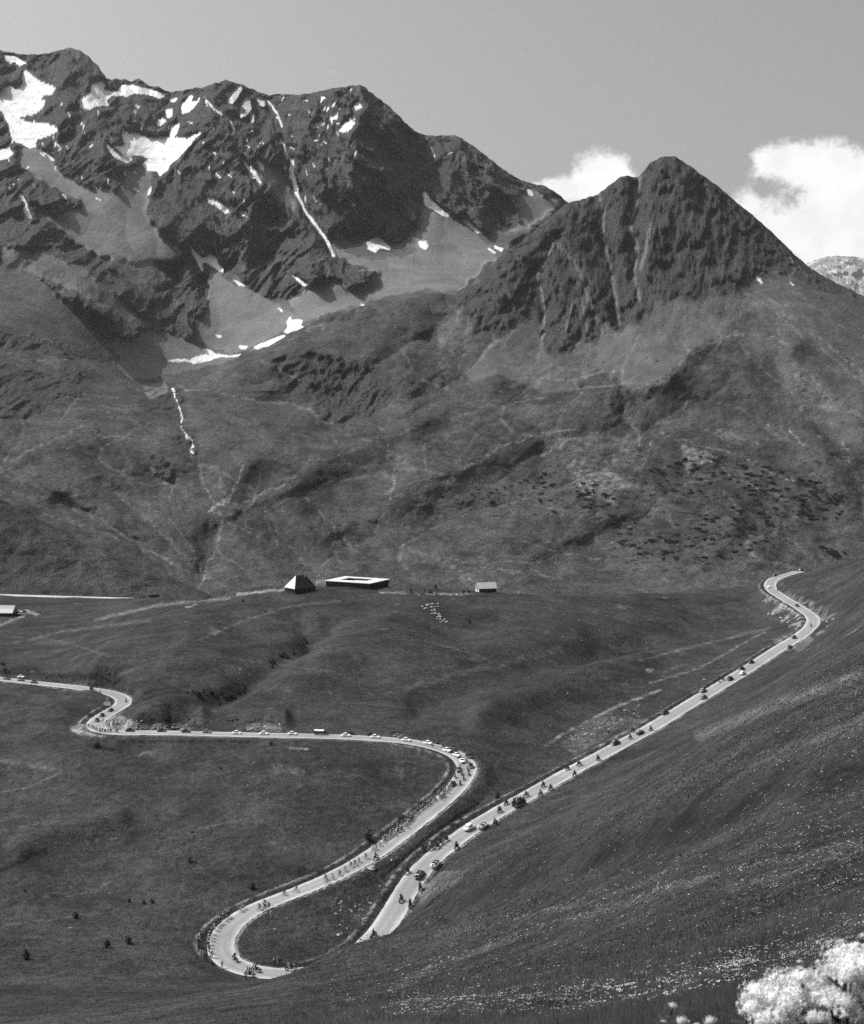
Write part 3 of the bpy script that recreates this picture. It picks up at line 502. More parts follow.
# ---- dark spur coming down from the left
def cov_plain(PX, PY, Y, T):
    z = np.zeros_like(PX); p = sample('pale', PX, PY, 1.5, 6); d = .3 + .4 * sst(-.1, .5, fbm(PX / 20, PY / 9, 4, 8))
    return np.stack([z, .12 * sst(0, .5, fbm(PX / 15, PY / 8, 4, 2)), z], -1), np.stack([p * 0, d, z], -1)
def sc_spur(PX, PY, Y, T):
    X = Y * (PX - CX) / F
    return PY + sst(1.4, 2, T) * 1.2 * fbm(PX / 14, PX * 0, 3, 5), Y - (16 * fbm(X / 90, Y / 90, 4, 2) + 4 * fbm(X / 20, Y / 20, 3, 6)) * sst(0, .5, T) * sst(4, 3, T)
SPUR = [(-260,400),(-100,455),(0,498),(25,512),(50,526),(75,538),(100,549),(125,560),(150,570),(175,579),(200,590),(240,612)]
loft('spur', 'hill_spur', np.arange(-260, 236, 1.3), [
 ([(-260,640),(240,625)], [(-260,1180),(0,1210),(240,1220)], None), ([(-260,520),(-100,545),(0,562),(100,582),(200,602),(240,618)], [(-260,1330),(0,1300),(240,1240)], None),
 (SPUR, [(-260,1500),(0,1390),(200,1290),(240,1260)], None), ([(x, y + 12) for x, y in SPUR], [(-260,1560),(0,1430),(200,1320),(240,1280)], 6), ([(x, y + 90) for x, y in SPUR], [(-260,1800),(0,1560),(200,1420),(240,1380)], 6)], 1.2, sc_spur, MT_MID, cov_plain)

# ---- far snowy peak at the right
def cov_far(PX, PY, Y, T):
    z = np.zeros_like(PX); r = sst(-.2, .3, fbm(PX / 12, PY / 12, 4, 4)); w = .55 * sst(.0, .4, fbm(PX / 9 + PY / 10, PY / 6, 3, 41))
    return np.stack([r, z, w], -1), np.stack([z, z, z], -1)
def sc_far(PX, PY, Y, T):
    X = Y * (PX - CX) / F; Z = Y * (CY - PY) / F
    return PY + sst(1, 2, T) * 2.0 * fbm(PX / 6, PX * 0, 4, 8), Y - (700 * (ridged(X / 650, Z / 900, 6, 7, .6) - .45)) * sst(3, 2, T)
FARP = [(700,330),(770,292),(800,268),(810,259),(818,256),(826,257),(834,253),(842,253),(850,257),(858,260),(866,259),(880,255),(900,250),(960,275),(1100,300)]
loft('far', 'far_mountain', np.arange(700, 1100, .8), [
 ([(700,430),(1100,420)], [(700,14500),(1100,14500)], None), ([(x, y + 40) for x, y in FARP], [(700,16200),(1100,16200)], None), (FARP, [(700,18000),(1100,18000)], None), ([(x, y + 100) for x, y in FARP], [(700,20000),(1100,20000)], 6)], 1.0, sc_far, MT_FAR, cov_far)
# ------------------------------------------------------------------ near ground with its roads
ROAD = [(-160,664,-140),(-60,672,-140.5),(0,679,-141),(40,683.5,-141.7),(80,688,-142.3),(108,692.5,-143),(122,698,-143.4),(123,704,-143.8),(112,711,-144),(102,717,-144),(95.5,723.5,-144),(99,729.5,-143.8),(112,732.5,-143.4),(150,732.8,-143),(200,733.8,-142.4),(260,735.2,-142),(320,736.4,-141.8),(370,738.4,-142),(410,742,-142.6),(440,748.5,-143.5),(460,757,-145),(467,768,-146.3),(462,780,-147.8),(450,794,-149.3),(428,813,-151.2),(400,835,-153.8),(370,856.5,-156),(340,873.5,-158),(310,887,-160),(280,898.5,-161.8),(250,911,-163.4),(232,924,-164.6),(222,938,-165.4),(221,952,-165.9),(233,965,-166.1),(258,972.5,-166),(295,974,-165.8),(325,969,-166.5),(352,957,-166),(376,937,-163.4),(392,915,-161.6),(402,898,-160.4),(413,880,-159),(430,861,-157.3),(455,840.5,-155.2),(490,817,-153),(530,794.5,-151),(570,772,-149),(610,750.5,-146.2),(650,728.5,-143),(690,704,-139),(720,686,-136),(750,667.5,-133.5),(780,648,-131),(800,636,-129.5),(812,625,-128.5),(812,617,-128),(800,608,-127),(785,599,-125.8),(773,591,-124.6),(770,584,-123.4),(776,578,-122),(790,574,-120.5),(801,571.2,-119.6),(812,574,-123),(835,580,-130)]
def unproj(px, py, z):
    Y = z * F / (CY - py); return (Y * (px - CX) / F, Y, z)
def smooth_path(P, step):
    P = np.array(P, float); out = []
    for i in range(len(P) - 1):
        p0, p1, p2, p3 = P[max(0, i - 1)], P[i], P[i + 1], P[min(len(P) - 1, i + 2)]
        d = np.linalg.norm(p2[:2] - p1[:2]); n = max(2, int(d / step)); a = np.linalg.norm(p1[:2] - p0[:2]) + 1e-6; b = d + 1e-6; c = np.linalg.norm(p3[:2] - p2[:2]) + 1e-6
        a, b, c = a ** .5, b ** .5, c ** .5
        if i == 0: m1 = (p2 - p1)
        else: m1 = b * ((p1 - p0) / a - (p2 - p0) / (a + b) + (p2 - p1) / b)
        if i == len(P) - 2: m2 = (p2 - p1)
        else: m2 = b * ((p2 - p1) / b - (p3 - p1) / (b + c) + (p3 - p2) / c)
        t = np.arange(n)[:, None] / n
        out.append((2 * t ** 3 - 3 * t ** 2 + 1) * p1 + (t ** 3 - 2 * t ** 2 + t) * m1 + (-2 * t ** 3 + 3 * t ** 2) * p2 + (t ** 3 - t ** 2) * m2)
    out.append(P[-1:]); return np.concatenate(out)
RC = smooth_path([unproj(*p) for p in ROAD], 1.5)
for _ in range(12):
    RC[1:-1] = (RC[:-2] + 2 * RC[1:-1] + RC[2:]) / 4
COLR = smooth_path([unproj(x, y, z) for x, y, z in [(-240,590,-151),(-100,593,-151),(0,595,-151.5),(80,597.3,-152.5),(130,598.6,-153.5),(172,599.2,-154.6),(200,604,-160),(230,612,-170)]], 4)
HW, HWC = 4.2, 4.6
ctrl = [(x, y, abs(z) * F / (y - CY)) for x, y, z in ROAD if 0 <= 1] + [
 # foreground slope
 (864,1364,2.5),(432,1400,2.5),(0,1450,2.5),(-300,1500,2.5),(1164,1300,2.5),(864,1062,4),(600,1125,4),(432,1200,4),(0,1400,4),(-300,1550,4),(1164,1000,4),(864,985,10),(600,1046,10),(432,1078,10),(0,1230,10),(1164,920,10),(-300,1400,10),
 (864,930,25),(740,962,25),(600,992,25),(432,1016,25),(200,1075,25),(0,1160,25),(1164,850,25),(-300,1260,25),(864,880,60),(740,925,60),(600,965,60),(432,1000,60),(200,1045,60),(0,1110,60),(1164,790,60),(-300,1180,60),
 (864,800,130),(700,865,130),(600,925,130),(432,980,130),(200,1018,130),(0,1060,130),(1164,700,130),(-300,1110,130),(864,725,220),(700,815,220),(600,885,220),(432,962,220),(330,985,220),(200,1005,220),(0,1030,220),(1164,620,220),(-300,1060,220),
 (500,905,300),(432,942,300),(600,845,300),(700,775,300),(864,680,300),(330,972,300),(200,995,300),(0,1010,300),(-300,1030,300),(415,922,360),(470,888,360),(408,926,392),(393,934,388),(377,940,384),(354,945.5,382),(335,953,380),(316,963,376),(300,972.5,372),(250,983,360),(200,988,360),(0,993,360),(-300,1008,360),
 (440,884,425),(440,871,466),(470,849,472),(500,829,505),(560,789,550),(650,739,604),(740,688,650),(830,638,700),(864,650,400),(864,603,700),(850,595,800),(820,633,775),(864,558,1050),(864,575,900),(1164,560,500),(1164,520,900),
 # meadow inside and left of the bends
 (0,940,430),(100,960,408),(180,952,420),(100,930,440),(0,900,470),(100,880,490),(0,840,520),(200,850,506),(300,800,541),(100,800,550),(0,780,590),(200,770,578),(0,720,665),(60,710,672),(-300,680,740),(-300,800,570),(-300,900,480),(-300,600,1140),
 (300,925,448),(350,912,452),(400,862,490),(470,800,548),(330,900,458),(520,762,598),(560,732,640),(620,700,690),(700,652,800),(430,780,566),(380,770,572),(380,800,545),
 # knoll and the pass
 (150,720,640),(300,725,640),(240,724,638),(300,700,690),(200,690,690),(100,672,730),(200,660,735),(300,660,750),(400,700,680),(400,660,750),(500,690,690),(500,650,770),(600,660,772),(200,605,950),(240,596,930),(300,591,910),(360,592,915),(400,593,920),(480,594,930),(560,598,950),(640,596,980),(700,591,1010),(750,585,1040),
 (250,630,830),(350,625,830),(450,625,840),(600,625,870),(700,620,920),(100,640,860),(0,650,840),(0,630,950),(80,620,1000),(0,595.5,1150),(80,597.5,1150),(165,600,1160),(-200,592,1140),(0,592,1230),(100,596,1230),(165,600,1280),
 (300,599,1050),(300,612,1280),(480,602,1060),(480,614,1300),(640,606,1130),(640,615,1350),(750,594,1180),(750,608,1400),(200,610,1200),(200,616,1400),(864,563,1200),(864,582,1400),(1164,500,1050),(1164,545,1400),(812,568,1080),(830,563,1060),(-300,590,1350),(0,600,1400),(1164,530,1250)]
ctrl = np.array(ctrl, float)
def dom(px, Y): return np.stack([(px - 432) / 250.0, np.log(Y) * 2.0], -1)
Dm = dom(ctrl[:, 0], ctrl[:, 2]); n = len(Dm)
def phi(r): return np.where(r > 1e-9, r * r * np.log(np.maximum(r, 1e-9)), 0)
K = phi(np.linalg.norm(Dm[:, None] - Dm[None], axis=-1)) + np.eye(n) * 0.002
Pm = np.c_[np.ones(n), Dm]
A = np.zeros((n + 3, n + 3)); A[:n, :n] = K; A[:n, n:] = Pm; A[n:, :n] = Pm.T
sol = np.linalg.solve(A, np.r_[ctrl[:, 1], np.zeros(3)])
gx = np.linspace(-305, 1170, 190); gl = np.linspace(math.log(2.2), math.log(1420), 340)
GX, GL = np.meshgrid(gx, gl); Q = dom(GX.ravel(), np.exp(GL.ravel()))
val = np.zeros(len(Q))
for i in range(0, len(Q), 8000):
    q = Q[i:i + 8000]; val[i:i + 8000] = phi(np.linalg.norm(q[:, None] - Dm[None], axis=-1)) @ sol[:n] + np.c_[np.ones(len(q)), q] @ sol[n:]
val = val.reshape(GX.shape)
npx = np.concatenate([np.arange(-1500, -300, 40), np.arange(-300, -10, 5), np.arange(-10, 875, 1.1), np.arange(875, 1164, 5), np.arange(1164, 2400, 40)])
nY = np.concatenate([np.geomspace(2.4, 378, 430), np.arange(379, 560, .8), np.arange(560, 800, 1.0), np.arange(800, 1100, 1.6), np.arange(1100, 1400, 10)])
PX, YY = np.meshgrid(npx, nY)
PXc = np.clip(PX, -300, 1164); u = (PXc - gx[0]) / (gx[1] - gx[0]); v = (np.log(YY) - gl[0]) / (gl[1] - gl[0])
u0 = np.clip(u.astype(int), 0, len(gx) - 2); v0 = np.clip(v.astype(int), 0, len(gl) - 2); fu = u - u0; fv = v - v0
PYn = val[v0, u0] * (1 - fu) * (1 - fv) + val[v0, u0 + 1] * fu * (1 - fv) + val[v0 + 1, u0] * (1 - fu) * fv + val[v0 + 1, u0 + 1] * fu * fv
jr, jl = np.argmin(abs(npx - 1160)), np.argmin(abs(npx + 300)); j8, j0 = np.argmin(abs(npx - 864)), np.argmin(abs(npx))
PYn = PYn + np.maximum(PX - 1164, 0) * ((PYn[:, jr] - PYn[:, j8]) / 296 * .6)[:, None] + np.maximum(-300 - PX, 0) * ((PYn[:, jl] - PYn[:, j0]) / 300 * .4)[:, None]      # the slope runs on beyond the view
X = YY * (PX - CX) / F; Z = YY * (CY - PYn) / F
# lumps of the turf
far_ = sst(3, 150, YY)
Z += far_ * (1.5 * fbm(X / 55, YY / 55, 4, 3) + 2.2 * sst(500, 650, YY) * fbm(X / 110 + YY / 300, YY / 90, 3, 31)) + sst(8, 80, YY) * .16 * fbm(X / 7, YY / 7, 4, 8) + .1 * sst(3, 10, YY) * sst(200, 20, YY) * fbm(X / 1.1, YY / 1.1, 4, 14)
Z += sst(2.5, 6, YY) * sst(120, 40, YY) * .5 * fbm(X / 6, YY / 6, 3, 18)
for path, h, w_ in [([(176,724),(205,706),(232,690),(262,672),(300,648),(330,632)], -4.5, 9), ([(110,668),(180,632),(250,606)], 4, 30), ([(140,722),(170,712),(200,712)], 4.0, 9), ([(300,690),(360,650),(420,625)], 4, 28), ([(420,700),(480,672),(560,655),(640,640)], -4, 14), ([(246,723),(264,719),(284,724)], 3.0, 7),
                    ([(480,720),(560,690),(640,660)], 3, 14), ([(600,640),(680,625),(750,610)], -3, 16), ([(200,606),(250,600),(300,615),(310,640)], -2.5, 10), ([(0,640),(80,628),(160,606)], 2.5, 12), ([(20,850),(60,835),(120,820)], 2, 10), ([(0,770),(80,760)], 1.5, 10), ([(330,770),(380,790)], 2, 20), ([(450,905),(520,880),(590,858),(650,838),(700,818),(760,795),(880,760)], -2.2, 14)]:
    dd_, _t = pseg(PX, PYn, path); Z += np.where(h < -4.4, 1.1, 1.6) * h * np.exp(-(dd_ / w_) ** 2) * sst(90, 200, YY)
# cut and bank beside the roads
roadd = np.full(X.shape, 99.); bankside = np.zeros(X.shape)
for PTH, hw in ((RC, HW), (COLR, HWC)):
    lo, hi = PTH.min(0) - 16, PTH.max(0) + 16
    idx = np.argwhere((X > lo[0]) & (X < hi[0]) & (YY > lo[1]) & (YY < hi[1]))
    B = PTH[::2]; T2 = np.gradient(B[:, :2], axis=0); T2 /= np.linalg.norm(T2, axis=1, keepdims=True)
    # coarse rejection by cells
    cell = {}
    for i, b in enumerate(B):
        for dx in (-1, 0, 1):
            for dy in (-1, 0, 1): cell.setdefault((int(b[0] // 16) + dx, int(b[1] // 16) + dy), []).append(i)
    xs = X[idx[:, 0], idx[:, 1]]; ys = YY[idx[:, 0], idx[:, 1]]
    key = (np.floor(xs / 16).astype(int) + 5000) * 20000 + np.floor(ys / 16).astype(int)
    order = np.argsort(key, kind='stable'); ks, st = np.unique(key[order], return_index=True); st = np.r_[st, len(order)]
    for j, kk in enumerate(ks):
        c = cell.get((kk // 20000 - 5000, kk % 20000))
        if not c: continue
        sel = order[st[j]:st[j + 1]]; c = np.array(c)
        dx = xs[sel][:, None] - B[c, 0][None]; dy = ys[sel][:, None] - B[c, 1][None]; d2 = dx * dx + dy * dy
        w = np.argmin(d2, 1); ci = c[w]; r = np.arange(len(sel))
        tx, ty = T2[ci, 0], T2[ci, 1]; al = dx[r, w] * tx + dy[r, w] * ty; sd = dx[r, w] * ty - dy[r, w] * tx     # sd > 0: right of travel
        d = np.sqrt(np.maximum(d2[r, w] - np.minimum(al * al, 4), 0))
        zr = B[ci, 2]; I = idx[sel, 0]; J = idx[sel, 1]
        side = np.sign(sd) * (-ty) ; west = (np.sign(sd) * ty) < -.25       # towards -x
        z0 = Z[I, J]
        wd = np.where(z0 > zr, 5.0, 8.0)
        t = sst(hw + .9, hw + .9 + wd, d)
        berm = np.where(west, .7, .1) * np.exp(-((d - hw - 3.0) / 1.1) ** 2) * (.85 + .35 * gnoise(xs[sel] / 14, ys[sel] / 14, 4)) if hw == HW else 0
        Z[I, J] = (zr - .12) * (1 - t) + z0 * t + berm + np.where(d > hw + 1, .25, 0) * fbm(xs[sel] / 2.5, ys[sel] / 2.5, 3, 77)
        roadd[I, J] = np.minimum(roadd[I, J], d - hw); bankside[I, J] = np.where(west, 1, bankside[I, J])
PYf = CY - Z * F / YY
# covers
z0 = np.zeros_like(X)
pal = sample('pale', PX, PYf, 1.6, 6) * sst(20, 60, YY) * (1 - .8 * sst(330, 420, PX) * sst(700, 760, PYf) * sst(470, 380, YY)); drk = np.clip(sample('dark', PX, PYf, 5, 14) + sample('shade_and_ruts', PX, PYf, 1.8, 7) * 1.3 * sst(-.45, .1, fbm(PX / 5, PYf / 3, 3, 9)), 0, 1.5)
pn = fbm(X / 5, YY / 5, 4, 61)
stony = np.clip(np.exp(-((PX - 800) / 26) ** 2 - ((PYf - 625) / 30) ** 2) + np.exp(-((PX - 110) / 24) ** 2 - ((PYf - 724) / 9) ** 2) + np.exp(-((PX - 600) / 40) ** 2 - ((PYf - 728) / 18) ** 2) * .8, 0, 1)
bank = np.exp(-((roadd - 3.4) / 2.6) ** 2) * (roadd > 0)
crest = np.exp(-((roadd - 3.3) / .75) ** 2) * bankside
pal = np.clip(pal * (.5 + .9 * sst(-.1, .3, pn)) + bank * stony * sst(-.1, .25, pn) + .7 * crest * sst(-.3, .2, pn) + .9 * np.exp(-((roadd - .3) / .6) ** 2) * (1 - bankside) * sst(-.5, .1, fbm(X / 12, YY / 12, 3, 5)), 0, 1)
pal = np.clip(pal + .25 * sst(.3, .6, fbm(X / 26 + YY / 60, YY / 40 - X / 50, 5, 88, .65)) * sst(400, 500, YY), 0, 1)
drk = np.clip(drk + .35 * sst(.05, .5, fbm(X / 34, YY / 26, 4, 9)) + .3 * np.exp(-((roadd - 1.5) / .7) ** 2) * bankside, 0, 1)  # bankside term paints the berm's shadow as a dark strip
Vn = np.stack([X, YY, Z], -1).reshape(-1, 3)
drk = np.clip(drk, 0, 1)
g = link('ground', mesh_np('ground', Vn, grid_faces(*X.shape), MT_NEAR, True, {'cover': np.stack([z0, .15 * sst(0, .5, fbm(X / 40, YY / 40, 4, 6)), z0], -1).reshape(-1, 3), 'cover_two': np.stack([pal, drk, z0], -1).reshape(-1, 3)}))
tag(g, kind='structure')
NZ = Z
def ground_z(x, y):
    """height of the near ground under a point"""
    px = CX + x * F / y
    j = int(np.clip(np.searchsorted(npx, px), 1, len(npx) - 1)); i = int(np.clip(np.searchsorted(nY, y), 1, len(nY) - 1))
    fx = min(max((px - npx[j - 1]) / (npx[j] - npx[j - 1]), 0), 1); fy = min(max((y - nY[i - 1]) / (nY[i] - nY[i - 1]), 0), 1)
    return float((NZ[i - 1, j - 1] * (1 - fx) + NZ[i - 1, j] * fx) * (1 - fy) + (NZ[i, j - 1] * (1 - fx) + NZ[i, j] * fx) * fy)
def on_ground(px, py):
    """first point of the near ground seen at a place of the photograph"""
    j = int(np.clip(np.searchsorted(npx, px), 1, len(npx) - 1))
    col = CY - NZ[:, j] * F / nY
    ii = np.argwhere((col[1:] <= py) & (np.arange(1, len(nY)) > 3)).ravel()
    i = int(ii[0]) + 1 if len(ii) else len(nY) - 1
    t = (col[i - 1] - py) / max(1e-6, col[i - 1] - col[i]); y = nY[i - 1] + (nY[i] - nY[i - 1]) * min(max(t, 0), 1)
    x = y * (px - CX) / F
    return Vector((x, y, ground_z(x, y)))
RD = RC[:, :2]
def on_road(px, py):
    """point of the road surface and the road's heading there (first part runs left to right)"""
    pr = CX + RC[:, 0] * F / RC[:, 1]; pp = CY - RC[:, 2] * F / RC[:, 1]
    i = int(np.argmin((pr - px) ** 2 + (1.6 * (pp - py)) ** 2)); z = RC[i, 2]
    for _ in range(3):
        Y = z * F / (CY - py); x = Y * (px - CX) / F
        i = int(np.argmin(((RD - (x, Y)) ** 2).sum(1))); z = RC[i, 2]
    a, b = RC[max(0, i - 3)], RC[min(len(RC) - 1, i + 3)]
    return Vector((x, Y, z + .06)), math.atan2(b[1] - a[1], b[0] - a[0]), float(np.hypot(RD[i, 0] - x, RD[i, 1] - Y)), i

def size_at(px, py, i=None):
    if i is None: i = on_road(px, py)[3]
    hair = on_road(330, 968)[3] if not hasattr(size_at, 'h') else size_at.h
    size_at.h = hair
    if i > hair: return float(np.interp(py, [570, 690, 760, 820, 880], [1.1, 1.25, 1.32, 1.42, 1.5]))
    return float(np.interp(py, [700, 760, 800, 850, 900], [1.0, 1.05, 1.12, 1.32, 1.48]))
def road_mat(name, base):
    m, nt, bs = newmat(name)
    P = nt.node('ShaderNodeNewGeometry').outputs['Position']
    uv = nt.node('ShaderNodeAttribute'); uv.attribute_name = 'lane'
    s = nt.node('ShaderNodeSeparateColor'); nt.l.new(uv.outputs['Color'], s.inputs[0])
    a = nt.noise(P, .08, 4); b = nt.noise(P, .9, 4); c = nt.noise(P, .02, 2)
    v = nt.m('MULTIPLY', nt.rng(a, .3, .7, .86, 1.14), nt.rng(b, .3, .7, .9, 1.1)); v = nt.m('MULTIPLY', v, nt.rng(c, .3, .7, .92, 1.08))
    edge = nt.m('MULTIPLY', s.outputs[0], nt.rng(b, .35, .65, .5, 1.0))
    col = nt.mix(edge, nt.m('MULTIPLY', v, base), nt.m('MULTIPLY', v, base * 1.6))
    worn = nt.m('MULTIPLY', nt.m('MULTIPLY', s.outputs[1], nt.rng(a, .3, .7, .5, 1.4)), .3)
    nt.put(bs.inputs['Base Color'], nt.mix(worn, col, base * .45)); bs.inputs['Roughness'].default_value = .95
    return m
def ribbon(name, PTH, hw, mat, lift):
    off = np.array([-1, -.86, -.6, -.3, 0, .3, .6, .86, 1.0]) * hw
    Bp = PTH; T2 = np.gradient(Bp[:, :2], axis=0); T2 /= np.linalg.norm(T2, axis=1, keepdims=True); Nn = np.stack([T2[:, 1], -T2[:, 0]], -1)
    V = []; A = []
    s = np.r_[0, np.cumsum(np.linalg.norm(np.diff(Bp[:, :2], axis=0), axis=1))]
    for k, o in enumerate(off):
        e = o + (np.sign(o) * .45 * fbm(s / 6 + 40 * (o > 0), s * 0, 3, 6) if abs(o) == hw else 0)
        P = Bp[:, :2] + Nn * np.broadcast_to(e, (len(Bp),))[:, None]
        V.append(np.c_[P, Bp[:, 2] + lift + .06 * (1 - (o / hw) ** 2)])
        A.append(np.c_[np.full(len(Bp), 1.0 if abs(o) > .8 * hw else 0), np.full(len(Bp), 1.0 if abs(abs(o) - .3 * hw) < .01 else 0), np.zeros(len(Bp))])
    V = np.stack(V, 1).reshape(-1, 3); A = np.stack(A, 1).reshape(-1, 3)
    me = mesh_np(name, V, grid_faces(len(Bp), len(off)), mat, True, {'lane': A})
    return tag(link(name, me), kind='structure')
ROADM = road_mat('gravelly_asphalt', .255)
ribbon('road', RC, HW, ROADM, .05); ribbon('pass_road', COLR, HWC, road_mat('pale_road_gravel', .4), .05)
# ------------------------------------------------------------------ building kit
class MB:
    def __init__(s): s.v = []; s.f = []
    def add(s, V, Fc):
        b = len(s.v); s.v += [tuple(p) for p in V]; s.f += [tuple(b + i for i in f) for f in Fc]; return s
    def box(s, c, d, rz=0, taper=1.0, shift=0.0):
        x, y, z = d[0] / 2, d[1] / 2, d[2] / 2; V = []
        for k, zz in ((1, -z), (taper, z)):
            for sx, sy in ((-1, -1), (1, -1), (1, 1), (-1, 1)):
                p = Vector((sx * x * k + (shift if zz > 0 else 0), sy * y * (1 if taper == 1 else (k + 1) / 2), zz))
                if rz: p = Matrix.Rotation(rz, 3, 'Z') @ p
                V.append((p.x + c[0], p.y + c[1], p.z + c[2]))
        return s.add(V, [(3, 2, 1, 0), (4, 5, 6, 7), (0, 1, 5, 4), (1, 2, 6, 5), (2, 3, 7, 6), (3, 0, 4, 7)])
    def tube(s, pts, r, n=6, cap=True):
        pts = [Vector(p) for p in pts]; R = r if hasattr(r, '__len__') else [r] * len(pts); V = []; Fc = []
        for i, p in enumerate(pts):
            t = (pts[min(i + 1, len(pts) - 1)] - pts[max(i - 1, 0)]).normalized()
            a = t.orthogonal().normalized(); b = t.cross(a)
            if abs(t.z) < .95: a = t.cross(Vector((0, 0, 1))).normalized(); b = t.cross(a)
            for k in range(n):
                w = 2 * math.pi * k / n; V.append(p + (a * math.cos(w) + b * math.sin(w)) * R[i])
        for i in range(len(pts) - 1):
            for k in range(n): Fc.append((i * n + k, i * n + (k + 1) % n, (i + 1) * n + (k + 1) % n, (i + 1) * n + k))
        if cap: Fc += [tuple(range(n - 1, -1, -1)), tuple(range((len(pts) - 1) * n, len(pts) * n))]
        return s.add(V, Fc)
    def ring(s, c, R, r, axis='Y', n=16, m=6):
        V = []; Fc = []
        for i in range(n):
            a = 2 * math.pi * i / n
            for j in range(m):
                b = 2 * math.pi * j / m; q = R + r * math.cos(b); h = r * math.sin(b)
                p = (q * math.cos(a), h, q * math.sin(a)) if axis == 'Y' else (q * math.cos(a), q * math.sin(a), h)
                V.append((p[0] + c[0], p[1] + c[1], p[2] + c[2]))
        for i in range(n):
            for j in range(m): Fc.append((i * m + j, i * m + (j + 1) % m, ((i + 1) % n) * m + (j + 1) % m, ((i + 1) % n) * m + j))
        return s.add(V, Fc)
    def disc(s, c, R, h, n=14, axis='Y'):
        V = []
        for sgn in (-1, 1):
            for i in range(n):
                a = 2 * math.pi * i / n; p = (R * math.cos(a), sgn * h / 2, R * math.sin(a)) if axis == 'Y' else (R * math.cos(a), R * math.sin(a), sgn * h / 2)
                V.append((p[0] + c[0], p[1] + c[1], p[2] + c[2]))
        return s.add(V, [tuple(range(n)), tuple(range(2 * n - 1, n - 1, -1))] + [(i, n + i, n + (i + 1) % n, (i + 1) % n) for i in range(n)])
    def ell(s, c, d, nu=10, nv=6, zmin=-1):
        V = []; Fc = []
        for j in range(nv + 1):
            t = -math.pi / 2 + math.pi * j / nv; z = max(math.sin(t), zmin)
            for i in range(nu):
                a = 2 * math.pi * i / nu; V.append((c[0] + d[0] * math.cos(t) * math.cos(a), c[1] + d[1] * math.cos(t) * math.sin(a), c[2] + d[2] * z))
        for j in range(nv):
            for i in range(nu): Fc.append((j * nu + i, j * nu + (i + 1) % nu, (j + 1) * nu + (i + 1) % nu, (j + 1) * nu + i))
        return s.add(V, Fc)
    def loft(s, secs):
        """closed cross-sections of equal length"""
        n = len(secs[0]); V = [p for q in secs for p in q]; Fc = []
        for i in range(len(secs) - 1):
            for k in range(n): Fc.append((i * n + k, i * n + (k + 1) % n, (i + 1) * n + (k + 1) % n, (i + 1) * n + k))
        Fc += [tuple(range(n - 1, -1, -1)), tuple(range((len(secs) - 1) * n, len(secs) * n))]
        return s.add(V, Fc)
    def mesh(s, name, mat, smooth=False):
        me = bpy.data.meshes.new(name); me.from_pydata(s.v, [], s.f); me.validate()
        bm = bmesh.new(); bm.from_mesh(me); bmesh.ops.recalc_face_normals(bm, faces=bm.faces); bm.to_mesh(me); bm.free()
        if smooth: me.polygons.foreach_set('use_smooth', [True] * len(me.polygons))
        me.materials.append(mat); return me
    def build(s, name, mat, parent=None, smooth=False): return link(name, s.mesh(name, mat, smooth), parent)
def empty(name, loc=(0, 0, 0), rz=0):
    o = bpy.data.objects.new(name, None); COL.objects.link(o); o.location = loc; o.rotation_euler = (0, 0, rz); o.empty_display_size = .3; return o
KIDS = {}
def kids(o):
    if o.name not in KIDS: KIDS[o.name] = [c for c in bpy.data.objects if c.parent == o]
    return KIDS[o.name]
USED = set()
def place(proto, loc, rz=0, scale=1.0):
    """the first call moves the thing itself, later calls copy it with its parts"""
    def cp(o, par):
        c = o.copy(); COL.objects.link(c)
        if par: c.parent = par
        for ch in kids(o): cp(ch, c)
        return c
    if proto.name not in USED:
        USED.add(proto.name); kids(proto)
        for ch in kids(proto): kids(ch)
        o = proto
    else: o = cp(proto, None)
    o.location = loc; o.rotation_euler = (0, 0, rz); o.scale = (scale,) * 3
    return o

M = {}
for n_, g_, r_, s_ in [('black_paint',.022,.3,.5),('dark_paint',.035,.35,.5),('grey_paint',.16,.4,.5),('pale_paint',.62,.4,.5),('white_paint',.8,.4,.5),('rubber',.018,.85,.2),('window_glass',.02,.12,.5),('chrome_trim',.5,.25,.5),('leather',.04,.6,.3),
                        ('skin',.34,.6,.3),('dark_cloth',.03,.9,.1),('mid_cloth',.14,.9,.1),('pale_cloth',.6,.9,.1),('hair_dark',.025,.7,.2),('plaster',.7,.9,.1),('bright_roof',.56,.8,.1),('dark_timber',.03,.85,.1),('grey_roof',.42,.8,.1),('weathered_wood',.09,.9,.1),('pale_stone',.34,.95,.05),('grey_stone',.19,.95,.05),('canvas',.5,.9,.05),('steel_tube',.08,.4,.5)]:
    M[n_] = simple(n_, g_, r_, s_)

